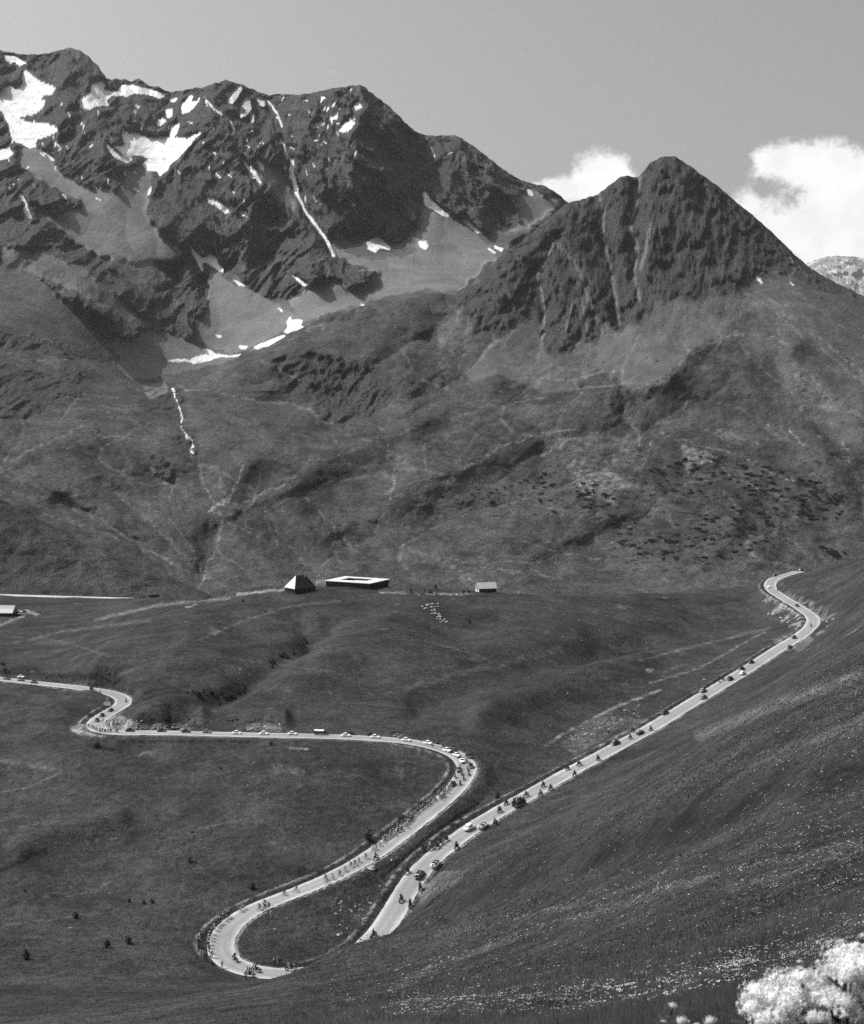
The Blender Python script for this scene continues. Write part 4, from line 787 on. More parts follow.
# ------------------------------------------------------------------ people
def person_mesh(name, joints, bones, radii, mats, slots):
    """one continuous figure grown over a posed skeleton; every face takes the cloth of its nearest bone"""
    names = list(joints); ix = {k: i for i, k in enumerate(names)}
    me = bpy.data.meshes.new('skeleton'); me.from_pydata([joints[k] for k in names], [(ix[a], ix[b]) for a, b in bones], [])
    o = bpy.data.objects.new('skeleton', me); COL.objects.link(o)
    sk = o.modifiers.new('s', 'SKIN'); sk.use_smooth_shade = True
    sd = o.modifiers.new('d', 'SUBSURF'); sd.levels = 1
    for i, k in enumerate(names):
        r = radii[k]; sv_ = me.skin_vertices[0].data[i]; sv_.radius = r if hasattr(r, '__len__') else (r, r)
        sv_.use_root = (k == 'pelvis')
    dg = bpy.context.evaluated_depsgraph_get(); ev = o.evaluated_get(dg)
    out = bpy.data.meshes.new_from_object(ev); out.name = name
    bpy.data.objects.remove(o)
    for s in slots: out.materials.append(M[s])
    segs = [(Vector(joints[a]), Vector(joints[b]), mats[b]) for a, b in bones]
    for p in out.polygons:
        c = p.center; best = 1e9; w = 0
        for a, b, m in segs:
            d = b - a; t = min(max((c - a).dot(d) / max(d.length_squared, 1e-9), 0), 1); L = (c - a - d * t).length
            if L < best: best, w = L, m
        p.material_index = w; p.use_smooth = True
    return out
BONES = [('pelvis','belly'),('belly','chest'),('chest','neck'),('neck','head'),('head','crown'),('head','nose')]
for s in 'lr': BONES += [('chest','sh'+s),('sh'+s,'el'+s),('el'+s,'wr'+s),('wr'+s,'hand'+s),('pelvis','hip'+s),('hip'+s,'kn'+s),('kn'+s,'an'+s),('an'+s,'toe'+s)]
RAD = dict(pelvis=(.15,.12), belly=(.14,.11), chest=(.17,.12), neck=.06, head=(.085,.1), crown=.075, nose=.03)
for s in 'lr': RAD.update({'sh'+s:.065,'el'+s:.047,'wr'+s:.036,'hand'+s:.04,'hip'+s:.095,'kn'+s:.066,'an'+s:.046,'toe'+s:.04})
BM = dict(belly=1, chest=1, neck=1, head=0, crown=0, nose=0)
for s in 'lr': BM.update({'sh'+s:1,'el'+s:1,'wr'+s:1,'hand'+s:0,'hip'+s:2,'kn'+s:2,'an'+s:2,'toe'+s:3})
def stand(arms=0):
    J = dict(pelvis=(0,0,.95), belly=(0,0,1.12), chest=(0,0,1.34), neck=(0,0,1.5), head=(.02,0,1.62), crown=(0,0,1.72), nose=(.13,0,1.6))
    for s, q in (('l', 1), ('r', -1)):
        J.update({'sh'+s:(0,q*.19,1.42),'hip'+s:(0,q*.1,.9),'kn'+s:(.03,q*.11,.5),'an'+s:(-.02,q*.12,.08),'toe'+s:(.14,q*.14,.04)})
        if arms and q == 1: J.update({'el'+s:(.2,q*.27,1.35),'wr'+s:(.3,q*.2,1.58),'hand'+s:(.33,q*.18,1.66)})
        else: J.update({'el'+s:(-.03,q*.25,1.14),'wr'+s:(.05,q*.25,.9),'hand'+s:(.08,q*.24,.81)})
    return J
def ride(ph):
    J = dict(pelvis=(-.18,0,.98), belly=(-.05,0,1.12), chest=(.16,0,1.28), neck=(.3,0,1.37), head=(.38,0,1.46), crown=(.38,0,1.56), nose=(.49,0,1.42))
    for s, q in (('l', 1), ('r', -1)):
        a = ph + (0 if q == 1 else math.pi); fx, fz = .08 + .17 * math.cos(a), .29 + .17 * math.sin(a)
        kx, kz = .2 + .08 * math.cos(a), .66 + .12 * math.sin(a)
        J.update({'sh'+s:(.2,q*.17,1.34),'el'+s:(.34,q*.22,1.12),'wr'+s:(.5,q*.19,1.0),'hand'+s:(.56,q*.18,.97),'hip'+s:(-.16,q*.09,.94),'kn'+s:(kx,q*.1,kz),'an'+s:(fx-.08,q*.1,fz+.08),'toe'+s:(fx+.06,q*.1,fz+.02)})
    return J
def sit(z, reach, lean=.06, x0=0):
    J = dict(pelvis=(x0,0,z), belly=(x0+lean*.5,0,z+.17), chest=(x0+lean*1.5,0,z+.38), neck=(x0+lean*2,0,z+.54), head=(x0+lean*2.2+.02,0,z+.66), crown=(x0+lean*2.2,0,z+.76), nose=(x0+lean*2.2+.13,0,z+.64))
    for s, q in (('l', 1), ('r', -1)):
        J.update({'sh'+s:(x0+lean*1.7,q*.19,z+.46),'el'+s:(x0+.16,q*.3,z+.24),'wr'+s:(x0+reach*.8,q*.28,z+.26),'hand'+s:(x0+reach,q*.27,z+.26),'hip'+s:(x0+.03,q*.11,z-.03),'kn'+s:(x0+.42,q*.19,z-.04),'an'+s:(x0+.34,q*.2,z-.44),'toe'+s:(x0+.48,q*.2,z-.48)})
    return J
SLOT = {'dark':('skin','dark_cloth','dark_cloth','leather'),'pale':('skin','pale_cloth','dark_cloth','leather'),'mid':('skin','mid_cloth','dark_cloth','leather'),'white':('skin','pale_cloth','pale_cloth','leather'),'jersey':('skin','mid_cloth','dark_cloth','skin')}
PM = {}
def pmesh(pose, kind):
    k = (pose, kind)
    if k not in PM:
        J = {'stand': lambda: stand(0), 'wave': lambda: stand(1), 'ride_up': lambda: ride(.6), 'ride_down': lambda: ride(2.6), 'moto': lambda: sit(.82, .52, .05, -.12), 'pillion': lambda: sit(.86, .3, .03, -.5), 'car': lambda: sit(.62, .42, -.02, 0)}[pose]()
        base = [x for x in PM if x[0] == pose]
        if base: me = PM[base[0]].copy(); me.name = 'person'; me.materials.clear()
        else: me = person_mesh('person', J, BONES, RAD, dict(BM), ())
        for s in SLOT[kind]: me.materials.append(M[s])
        if kind == 'jersey' or pose.startswith('ride'): pass
        PM[k] = me
    return PM[k]
def head_of(pose):
    return {'stand': stand(), 'wave': stand(1), 'ride_up': ride(.6), 'ride_down': ride(2.6), 'moto': sit(.82,.52,.05,-.12), 'pillion': sit(.86,.3,.03,-.5), 'car': sit(.62,.42,-.02,0)}[pose]['head']
CAPS = {}
def cap_mesh(kind):
    if kind not in CAPS:
        b = MB(); b.ell((0,0,.03), (.118,.11,.1), 10, 6, -.1)
        if kind != 'hair': b.ell((.09,0,.03), (.09,.075,.015), 10, 4)
        CAPS[kind] = b.mesh('cap' if kind != 'hair' else 'hair', M[{'hair':'hair_dark','white':'pale_cloth','dark':'leather'}[kind]], True)
    return CAPS[kind]
def person(pose, kind, cap, loc, rz, label, group, sc=1.0):
    o = link('person', pmesh(pose, kind)); o.location = loc; o.scale = (sc,) * 3; o.rotation_euler = (0, 0, rz)
    h = link('hair' if cap == 'hair' else 'cap', cap_mesh(cap), o); h.location = head_of(pose)
    return tag(o, label, 'person', group)

# ------------------------------------------------------------------ bicycles and motorcycles
def make_bicycle(paint):
    t = empty('bicycle')
    for x in (-.5, .5):
        w = MB().ring((x, 0, .34), .32, .02, n=18, m=5).build('wheel', M['rubber'], t, True)
        s = MB()
        for k in range(6):
            a = math.pi * k / 6; s.tube([(x + .31 * math.cos(a), 0, .34 + .31 * math.sin(a)), (x - .31 * math.cos(a), 0, .34 - .31 * math.sin(a))], .004, 3)
        s.build('spokes', M['chrome_trim'], w)
    f = MB(); bb = (-.05, 0, .29); seat = (-.2, 0, .82); hd = (.36, 0, .86); hl = (.4, 0, .7); rw = (-.5, 0, .34); fw = (.5, 0, .34)
    for a, b in ((seat, bb), (bb, hl), ((-.17, 0, .78), hd), (hd, hl), (hl, fw), ((-.17, 0, .78), rw), (bb, rw)): f.tube([a, b], .019, 6)
    f.build('frame', M[paint], t, True)
    h = MB(); h.tube([(.36, 0, .9), (.44, 0, .97)], .014)
    for q in (1, -1): h.tube([(.44, 0, .97), (.44, q * .2, .97), (.56, q * .2, .95), (.58, q * .2, .86), (.46, q * .2, .83)], .014)
    h.build('handlebar', M['chrome_trim'], t, True)
    MB().ell((-.2, 0, .88), (.14, .07, .035)).build('saddle', M['leather'], t, True)
    c = MB().disc((-.05, .05, .29), .1, .015)
    c.tube([(-.05, .06, .29), (.1, .09, .22), (.1, .15, .22)], .012).tube([(-.05, -.06, .29), (-.2, -.09, .36), (-.2, -.15, .36)], .012); c.build('cranks', M['steel_tube'], t)
    return t
def make_motorcycle(paint, pillion=False):
    t = empty('motorcycle')
    for x in (-.68, .72):
        w = MB().ring((x, 0, .33), .27, .06, n=18, m=7).build('wheel', M['rubber'], t, True)
        MB().disc((x, 0, .33), .12, .12).ring((x, 0, .33), .21, .02, n=14, m=4).build('hub', M['chrome_trim'], w, True)
    MB().ell((.12, 0, .82), (.3, .15, .14), 10, 6).build('tank', M[paint], t, True)
    e = MB().box((.02, 0, .46), (.42, .26, .3)); e.tube([(.05, 0, .55), (.12, 0, .75)], .09, 10); e.tube([(.1, .12, .5), (-.3, .2, .3), (-.9, .2, .3)], .04, 8); e.build('engine', M['steel_tube'], t)
    f = MB().tube([(.48, 0, .92), (.2, 0, .74), (-.5, 0, .68), (-.68, 0, .33), (.1, 0, .28), (.48, 0, .9)], .025)
    for q in (1, -1): f.tube([(.45, q * .09, .95), (.72, q * .09, .33)], .025)
    f.build('frame', M[paint], t, True)
    for x, a0, a1 in ((.72, .3, 2.6), (-.68, .6, 3.1)):
        g = MB()
        pts = [(x + .37 * math.cos(a0 + (a1 - a0) * k / 7), .33 + .37 * math.sin(a0 + (a1 - a0) * k / 7)) for k in range(8)]
        for (xa, za), (xb, zb) in zip(pts, pts[1:]): g.add([(xa, -.09, za), (xa, .09, za), (xb, .09, zb), (xb, -.09, zb), (xa, -.09, za + .02), (xa, .09, za + .02), (xb, .09, zb + .02), (xb, -.09, zb + .02)], [(0,1,2,3),(4,7,6,5),(0,3,7,4),(1,5,6,2),(0,4,5,1),(3,2,6,7)])
        g.build('mudguard', M[paint], t)
    MB().ell((-.2, 0, .8), (.24, .15, .06)).ell((-.62, 0, .82), (.18, .13, .05)).build('saddle', M['leather'], t, True)
    MB().tube([(.3, .36, 1.04), (.42, .2, 1.06), (.45, 0, 1.0), (.42, -.2, 1.06), (.3, -.36, 1.04)], .018).build('handlebar', M['chrome_trim'], t, True)
    MB().ell((.56, 0, .9), (.09, .1, .1)).build('headlight', M['chrome_trim'], t, True)
    return t

# ------------------------------------------------------------------ motor cars of the fifties
def sec(x, hw, zl, zh, rnd=.25, n=12):
    out = []
    for k in range(n):
        a = 2 * math.pi * (k + .5) / n; c, s = math.cos(a), math.sin(a)
        e = .45
        out.append((x, hw * math.copysign(abs(c) ** e, c), (zl + zh) / 2 + (zh - zl) / 2 * math.copysign(abs(s) ** e, s)))
    return out
def wheels(t, xs, y, r, w=.16):
    for x in xs:
        for q in (1, -1):
            o = MB().ring((x, q * y, r), r - w / 2, w / 2, n=16, m=7).build('wheel', M['rubber'], t, True)
            MB().disc((x, q * y, r), r * .6, w * 1.05, 12).build('hub_cap', M['chrome_trim'], o)
def make_saloon(paint):
    t = empty('car')
    b = MB().loft([sec(-2.12, .55, .42, .66), sec(-2.0, .72, .32, .8), sec(-1.5, .8, .27, .95), sec(-.7, .82, .25, .98), (sec(.5, .82, .25, .98)), sec(1.0, .76, .27, .97), sec(1.6, .68, .3, .92), sec(1.95, .6, .35, .82), sec(2.08, .45, .42, .7)])
    for x, l in ((1.38, .62), (-1.32, .6)):
        for q in (1, -1): b.ell((x, q * .68, .48), (l, .2, .36), 12, 8)
    b.build('body', M[paint], t, True)
    MB().loft([sec(-1.45, .5, .9, .98), sec(-1.1, .64, .92, 1.28), sec(-.75, .67, .92, 1.46), sec(-.1, .68, .92, 1.53), sec(.3, .66, .92, 1.47), sec(.72, .6, .92, 1.02)]).build('cabin', M['window_glass'], t, True)
    r = MB().loft([sec(-1.32, .5, 1.13, 1.19), sec(-1.0, .63, 1.3, 1.4), sec(-.6, .66, 1.4, 1.54), sec(-.1, .67, 1.44, 1.58), sec(.25, .64, 1.4, 1.53), sec(.36, .58, 1.39, 1.45)])
    for q in (1, -1):
        for x0, z0, x1, z1 in ((.74, .96, .34, 1.44), (-.2, .96, -.22, 1.5), (-1.15, .96, -.85, 1.4)): r.tube([(x0, q * .67, z0), (x1, q * .64, z1)], .045, 5)
    r.build('roof', M[paint], t, True)
    for x in (2.1, -2.14): MB().tube([(x - .12 * (x > 0) + .12 * (x < 0), -.74, .42), (x, -.5, .42), (x, .5, .42), (x - .12 * (x > 0) + .12 * (x < 0), .74, .42)], .05, 6).build('bumper', M['chrome_trim'], t, True)
    for q in (1, -1): MB().ell((1.92, q * .6, .68), (.1, .11, .11)).build('headlight', M['chrome_trim'], t, True)
    MB().box((2.06, 0, .6), (.06, .55, .24)).build('grille', M['chrome_trim'], t)
    wheels(t, (1.36, -1.3), .68, .33)
    return t
def make_open_car(paint):
    t = empty('open_car')
    b = MB().loft([sec(-2.0, .6, .4, .72), sec(-1.7, .76, .3, .92), sec(-1.45, .78, .28, .95)]).loft([sec(.55, .78, .28, .98), sec(1.1, .72, .3, .96), sec(1.7, .64, .32, .9), sec(2.0, .5, .4, .74)])
    b.box((-.45, 0, .35), (2.05, 1.5, .16))
    for q in (1, -1): b.box((-.45, q * .77, .63), (2.05, .06, .58))
    for x, l in ((1.35, .6), (-1.3, .58)):
        for q in (1, -1): b.ell((x, q * .68, .46), (l, .2, .36), 12, 8)
    b.build('body', M[paint], t, True)
    w = MB()
    for q in (1, -1): w.tube([(.62, q * .66, .95), (.48, q * .6, 1.38)], .025)
    w.tube([(.48, -.6, 1.38), (.48, .6, 1.38)], .025); fr = w.build('windscreen', M['chrome_trim'], t)
    MB().add([(.61, -.64, .97), (.61, .64, .97), (.49, .58, 1.36), (.49, -.58, 1.36), (.6, -.64, .97), (.6, .64, .97), (.48, .58, 1.36), (.48, -.58, 1.36)], [(0,1,2,3),(7,6,5,4),(0,3,7,4),(1,5,6,2),(0,4,5,1),(3,2,6,7)]).build('pane', M['window_glass'], fr)
    for x in (-.2, -1.1): MB().box((x, 0, .52), (.5, 1.35, .16)).box((x - .28, 0, .78), (.12, 1.35, .5)).build('seat', M['leather'], t)
    MB().ell((-1.6, 0, 1.02), (.26, .7, .14), 12, 6).build('folded_hood', M['canvas'], t, True)
    for q in (1, -1): MB().ell((1.9, q * .58, .7), (.1, .12, .12)).build('headlight', M['chrome_trim'], t, True)
    for x in (2.06, -2.06): MB().tube([(x, -.72, .44), (x, .72, .44)], .05, 6).build('bumper', M['chrome_trim'], t, True)
    MB().ring((-2.12, 0, .72), .25, .08, n=14, m=6).build('spare_wheel', M['rubber'], t, True).rotation_euler = (0, 0, 0)
    wheels(t, (1.33, -1.28), .68, .34)
    return t
def make_lorry(name, box, cab, L=4.2):
    t = empty(name)
    MB().box((0, 0, .62), (L + 2.0, .9, .2)).build('chassis', M['rubber'], t)
    c = MB().loft([sec(L / 2 - .1, .85, .6, 1.9), sec(L / 2 + .35, .84, .55, 1.95), sec(L / 2 + .62, .8, .55, 1.35), sec(L / 2 + 1.35, .66, .55, 1.2), sec(L / 2 + 1.5, .5, .6, 1.05)]); c.build('cab', M[cab], t, True)
    MB().add([(L/2+.5,-.72,1.3),(L/2+.5,.72,1.3),(L/2+.41,.7,1.82),(L/2+.41,-.7,1.82),(L/2+.58,-.72,1.3),(L/2+.58,.72,1.3),(L/2+.43,.7,1.84),(L/2+.43,-.7,1.84)], [(3,2,1,0),(4,5,6,7),(0,1,5,4),(2,3,7,6),(1,2,6,5),(3,0,4,7)]).build('windscreen', M['window_glass'], t)
    MB().box((-.35, 0, 1.22), (L, 1.9, 1.0)).build('load_body', M[cab], t)
    r = MB().loft([[(x, .98 * math.cos(a), 1.72 + .55 * math.sin(a) ** .6 if math.sin(a) > 0 else 1.72) for a in [math.pi * k / 8 for k in range(9)]] for x in (-.35 - L / 2 - .04, -.35 + L / 2 + .04)]); r.build('canvas_cover', M[box], t)
    for q in (1, -1): MB().ell((L / 2 + 1.42, q * .6, .9), (.1, .12, .12)).build('headlight', M['chrome_trim'], t, True)
    wheels(t, (L / 2 + .8, -L / 2 + .5), .82, .42, .22)
    return t
def make_open_lorry():
    t = empty('open_lorry'); L = 3.6
    MB().box((.2, 0, .62), (L + 1.8, .9, .2)).build('chassis', M['rubber'], t)
    MB().loft([sec(L/2 - .1, .85, .6, 1.9), sec(L/2 + .35, .84, .55, 1.95), sec(L/2 + .62, .8, .55, 1.35), sec(L/2 + 1.3, .66, .55, 1.2), sec(L/2 + 1.45, .5, .6, 1.05)]).build('cab', M['black_paint'], t, True)
    MB().add([(L/2+.5,-.72,1.3),(L/2+.5,.72,1.3),(L/2+.41,.7,1.82),(L/2+.41,-.7,1.82),(L/2+.58,-.72,1.3),(L/2+.58,.72,1.3),(L/2+.43,.7,1.84),(L/2+.43,-.7,1.84)], [(3,2,1,0),(4,5,6,7),(0,1,5,4),(2,3,7,6),(1,2,6,5),(3,0,4,7)]).build('windscreen', M['window_glass'], t)
    MB().box((-.2, 0, .82), (L - .3, 1.9, .12)).build('load_floor', M['weathered_wood'], t)
    s = MB()
    for q in (1, -1): s.box((-.2, q * .95, 1.15), (L - .3, .06, .55))
    s.box((-.2 - (L - .3) / 2, 0, 1.15), (.06, 1.84, .55)); s.build('side_boards', M['dark_timber'], t)
    for q in (1, -1): MB().ell((L/2 + 1.37, q * .6, .9), (.1, .12, .12)).build('headlight', M['chrome_trim'], t, True)
    wheels(t, (L/2 + .8, -L/2 + .5), .82, .42, .22)
    return t
def make_bus():
    t = empty('bus')
    MB().loft([sec(-4, 1.0, .5, 2.5), sec(-3.8, 1.15, .45, 2.75), sec(3.2, 1.15, .45, 2.75), sec(3.8, 1.08, .45, 2.5), sec(4.05, .95, .55, 1.6)]).build('body', M['black_paint'], t, True)
    MB().loft([sec(-3.7, .9, 2.7, 2.82), sec(-3.4, 1.05, 2.72, 2.88), sec(3.0, 1.05, 2.72, 2.88), sec(3.3, .9, 2.7, 2.82)]).build('roof', M['dark_paint'], t, True)
    for q in (1, -1):
        for k in range(6): MB().box((-3.1 + k * 1.12, q * 1.155, 2.0), (.9, .03, .7)).build('window', M['window_glass'], t)
    wheels(t, (2.6, -2.5), 1.0, .48, .24)
    return t
# ------------------------------------------------------------------ the race on the road
def ordn(n): return str(n) + ('th' if 10 <= n % 100 <= 20 else {1: 'st', 2: 'nd', 3: 'rd'}.get(n % 10, 'th'))
def zone(px, py):
    if py < 660 and px > 740: return 'on the far S bend at right'
    if px < 128 and py < 700: return 'on the far left road'
    if px < 128: return 'round the small left bend'
    if py < 740 and px < 420: return 'on the level road'
    if px < 480 and py < 792 and not (px > 470 and py > 790): return 'in the big curve'
    return 'on the straight'
LOT = []      # things waiting for a label: (object, look, zone, px, category, group)
def queue(o, look, px, py, cat, group, z=None): LOT.append((o, look, z or zone(px, py), px, cat, group))
def flush():
    by = {}
    for q in LOT: by.setdefault((q[1], q[2]), []).append(q)
    for (look, z), qs in by.items():
        qs.sort(key=lambda q: q[3]); n = len(qs)
        for i, (o, _, _, px, cat, group) in enumerate(qs):
            if n == 1: lb = look + ' ' + z
            elif i == 0: lb = 'leftmost ' + look + ' ' + z
            elif i == n - 1: lb = 'rightmost ' + look + ' ' + z
            else: lb = ordn(i + 1) + ' ' + look + ' from the left ' + z
            tag(o, lb, cat, group)
    LOT.clear()
def spot(px, py):
    p, h, d, i = on_road(px, py)
    if d > 4.4: q = on_ground(px, py); p = Vector((q.x, q.y, q.z + .02))
    return p, h
SAL = {k: make_saloon(v) for k, v in (('black', 'black_paint'), ('grey', 'grey_paint'), ('white', 'white_paint'))}
OPEN = make_open_car('dark_paint'); OPEN2 = make_open_car('pale_paint'); LORRY = make_lorry('covered_lorry', 'white_paint', 'dark_paint'); OLORRY = make_open_lorry(); BUS = make_bus()  # second open car is pale to stand for sun on its sides
LOOK = {'black': 'black saloon car', 'grey': 'grey saloon car', 'white': 'white saloon car'}
GC = 'cars following the race along the road'
CARS = [ # px, py, kind
 ('o',419.5,877),('q',436,866.5),('w',469.5,830),('q',483.5,828),('b',615.5,744.5),('o',640,734),('b',664.5,714),('g',703,692),('g',703.5,698.5),('b',730,680),('b',741.5,670),('w',742.5,674.5),('b',751,663),('b',794,638.5),('b',790,648.5),('b',797,606.5),('w',768.7,588),('b',775,576.5),('b',801,570.8),  # low on the straight, pale and white paint stands in for sunlit sides
 ('b',452.5,785.5),('g',458,771.5),('b',471,767.5),('w',462,762.5),('b',468.5,757.5),('w',456.8,756.5),('b',455,753.2),('b',452,749.2),('w',447,751.6),('w',428,744.4),('b',430.8,741.9),('b',433.5,743.0),('w',406.5,741.3),('g',402.5,738.8),('g',398,737.3),
 ('w',346,736.6),('b',351,735),('b',370.5,735.8),('w',375.3,738.2),('w',292.5,735),('w',264,734.8),('w',237,734.2),('g',207,733.2),('b',186,732.6),('b',161.7,731.8),('b',130,731.6),
 ('b',102,716.5),('b',97,721.5),('b',110.5,711.3),('b',21,681),('b',34,683.2),('b',7,679.6),('w',21,677.8)]
for k, x, y in CARS:
    p, h = spot(x, y); sz = size_at(x, y); kind = {'b': 'black', 'w': 'white', 'g': 'grey'}.get(k)
    if k in 'oq':
        o = place(OPEN if k == 'o' else OPEN2, p, h, sz); queue(o, 'open ' + ('black' if k == 'o' else 'pale') + ' touring car with passengers', x, y, 'car', GC)
        R = Matrix.Rotation(h, 3, 'Z')
        for j, (dx, dy, c, cp) in enumerate([(-.2, .36, 'dark', 'dark'), (-.2, -.36, 'mid', 'white'), (-1.1, .36, 'dark', 'dark'), (-1.1, -.36, 'dark', 'hair')]):
            q = person('car', c, cp, p + R @ Vector((dx, dy, 0)) * sz, h, None, None, sz)
            queue(q, ('capped driver' if j == 0 else 'white capped front passenger' if j == 1 else 'capped rear passenger' if j == 2 else 'bareheaded rear passenger') + ' in an open car', x, y, 'person', 'people riding in the open cars')
    else: queue(place(SAL[kind], p, h + random.uniform(-.03, .03), sz), LOOK[kind], x, y, 'car', GC)
p, h = spot(320, 734.8); tag(place(LORRY, p, h), 'dark lorry with a white rounded cover on the level road', 'lorry')
p, h = spot(518, 806); sz = size_at(518, 806); tag(place(OLORRY, p, h, sz), 'open black lorry with people standing on its back, on the straight', 'lorry')
R = Matrix.Rotation(h, 3, 'Z')
for j, (dx, dy, c) in enumerate([(-1.4, .5, 'dark'), (-1.4, -.4, 'mid'), (-.6, .45, 'dark'), (-.5, -.5, 'dark'), (.3, .5, 'mid'), (.6, -.4, 'dark')]):
    q = person('stand', c, ('dark', 'hair')[j % 2], p + R @ Vector((dx, dy, .88)) * sz, h + random.uniform(-.6, .6), None, None, sz)
    tag(q, ['man in black with a cap at the tail of the open lorry', 'bareheaded man in grey at the tail of the open lorry', 'capped man in black in the middle of the open lorry', 'bareheaded man in black in the middle of the open lorry', 'capped man in grey behind the cab of the open lorry', 'bareheaded man in black behind the cab of the open lorry'][j], 'person', 'people standing on the open lorry')
# motorcycles
MOTO = make_motorcycle('black_paint')
MOTOS = [(373.5,939,0),(371.8,943.5,0),(401,902,0),(410,906.5,1),(420,890,1),(407,874,0),(423,851,0),(431,849.5,1),(437,848.5,0),(440.5,845.5,0),(446,842,0),(456.5,849,1),(499.5,812.5,1),(506,805,0),(495,825,1),(526,797,0),(543,787,0),(540.5,796,1),(550.5,790,0),(567.5,770,0),(579,766,1),(574.5,776,0),(598,760.5,1),(630,739,0),(633,732,0),(650.7,730.5,0),(723,680.5,0),(777.4,591,0),(811,627,0),
          (235,961.5,0),(256,972.5,1),(249.5,977,1),(291,971,1),(460,785,1),(455,778,0),(463.5,780,0),(461.8,775,1),(460,769,0),(468.8,775,0),(467.5,770.5,0),(467,763,0),(460.5,759.5,0),(443.5,748.4,0),(126,702,0),(375.5,859,0)]
for x, y, pil in MOTOS:
    p, h = spot(x, y); h2 = h + random.uniform(-.12, .12); sz = 1.22 * size_at(x, y)
    z = 'at the bottom of the lower hairpin' if x < 300 and y > 950 else ('near the hidden end of the straight' if x < 412 and y > 880 else None)
    queue(place(MOTO, p, h2, sz), 'black motorcycle', x, y, 'motorcycle', 'motorcycles escorting the race', z)
    queue(person('moto', 'dark', 'dark', p, h2, None, None, sz), 'motorcycle rider in dark clothes', x, y, 'person', 'motorcycle riders', z)
    if pil: queue(person('pillion', random.choice(['dark', 'mid']), random.choice(['white', 'hair']), p, h2, None, None, sz), 'pillion passenger on a motorcycle', x, y, 'person', 'pillion passengers on the motorcycles', z)
# cyclists
BIKE = [make_bicycle('steel_tube'), make_bicycle('dark_paint')]
CYC = [(208.5,958.5),(204,954),(202,949),(200.8,945.5),(201.5,941.5),(203,938.5),(205,935),(208,931),(212,927.5),(217,925.5),(219,924),(224,921),(227.5,919.5),(229,918),(241,912),(243.5,910.5),(259.8,910.5),(266,911),(271.8,910),(265,906),(284.5,896),(296,892),(326,880.5),(327.5,884.5),(333,880),(340,875.5),(345.5,871.5),(351,868),(355,865.5),(359,863),(366,859),(373,851),(376,850),(380,846.5),(384,843.5)]
rr = random.Random(5)
i0 = on_road(446, 789)[3]; i1 = on_road(386, 844)[3]
LAT = []
for k in range(88):
    i = int(i0 + (i1 - i0) * (k + rr.random()) / 88); a_, b_ = RC[i - 2], RC[i + 2]; h = math.atan2(b_[1] - a_[1], b_[0] - a_[0])
    o = -3.9 + 3.6 * rr.random() ** 1.5 * (.55 + .45 * math.sin(k / 9)); LAT.append((i, Vector((RC[i][0] - math.sin(h) * o * -1 * -1, RC[i][1] + math.cos(h) * o * -1 * -1, RC[i][2] + .06)), h))
# order along the road, the leader first
inf = []
for x, y in CYC:
    p, h, d, i = on_road(x, y)
    if d > 3.9:
        c = RC[i]; v_ = Vector((p.x - c[0], p.y - c[1], 0)); p = Vector((c[0], c[1], c[2] + .06)) + v_ * (3.9 / v_.length)
    inf.append((i, p, h, x, y))
for i, p, h in LAT:      # the dense bunch keeps to the right of the road
    inf.append((i, p, h, CX + p.x * F / p.y, CY - p.z * F / p.y))
inf.sort(key=lambda q: -q[0])
cols = ['dark', 'dark', 'dark', 'mid', 'pale']
CN = {'mid': 'grey', 'dark': 'dark', 'pale': 'white'}
cnt = {}
for k, (i, p, h, x, y) in enumerate(inf):
    c = cols[rr.randrange(5)]; h2 = h + rr.uniform(-.1, .1)
    zc = 'round the outside of the lower hairpin' if y > 915 else ('strung out above the lower hairpin' if x < 386 else 'in the main bunch')
    pose = rr.choice(['ride_up', 'ride_down'])
    sz = 1.08 * size_at(x, y, i); b = place(BIKE[k % 2], p, h2, sz)
    cnt[zc] = cnt.get(zc, 0) + 1; cnt[(zc, c)] = cnt.get((zc, c), 0) + 1
    tag(b, 'racing bicycle, ' + ordn(cnt[zc]) + ' from the front of the riders ' + zc, 'bicycle', 'racing bicycles of the field')
    tag(person(pose, c, rr.choice(['white', 'white', 'hair', 'dark']), p, h2, None, None, sz), ordn(cnt[(zc, c)]) + ' ' + CN[c] + ' jerseyed cyclist from the front ' + zc, 'person', 'racing cyclists of the field')
flush()
# spectators on foot
SPEC = []
for k in range(30):
    t = k / 29; SPEC.append((87.5 + 30 * t + rr.uniform(-.8, .8), 727 + 5.2 * min(1, t * 2.2) + rr.uniform(-.4, 1.0), 'at the left bend rim'))
for k in range(24): SPEC.append((rr.uniform(102, 122), rr.uniform(721, 728), 'on the left bend bank'))
for x, y in [(199,947),(198.6,951),(200.5,957),(203,959.5),(206,961),(199.5,941),(198,944),(200,937),(210,963.5),(222,969)]: SPEC.append((x, y, 'outside the lower hairpin'))
for x, y in [(275,966.5),(278,963.5),(279.5,965.5),(273.5,967.5)]: SPEC.append((x, y, 'inside the lower hairpin'))
for x, y in [(271,917.5),(433.2,748),(439,740.5),(100.5,693.5),(416.5,736.5)]: SPEC.append((x, y, {271: 'on the inner verge above the lower hairpin', 433.2: 'on the inner verge of the big curve', 439: 'on the grass above the big curve', 100.5: 'beside the road near the small left bend', 416.5: 'on the grass above the end of the level road'}[x]))
for x, y in [(92,691),(90.5,691.5),(93.5,692)]: SPEC.append((x, y, 'in the left roadside cluster'))
for x, y in [(4,676),(8,675.5),(16,676.5),(27,679),(42,681.5),(70,684)]: SPEC.append((x, y, 'along the far left road'))
for x, y in [(606,737),(609,735),(618,731)]: SPEC.append((x, y, 'on the stony bank'))
for x, y in [(793,600),(808,606),(812,609)]: SPEC.append((x, y, 'on the verge of the far S bend'))
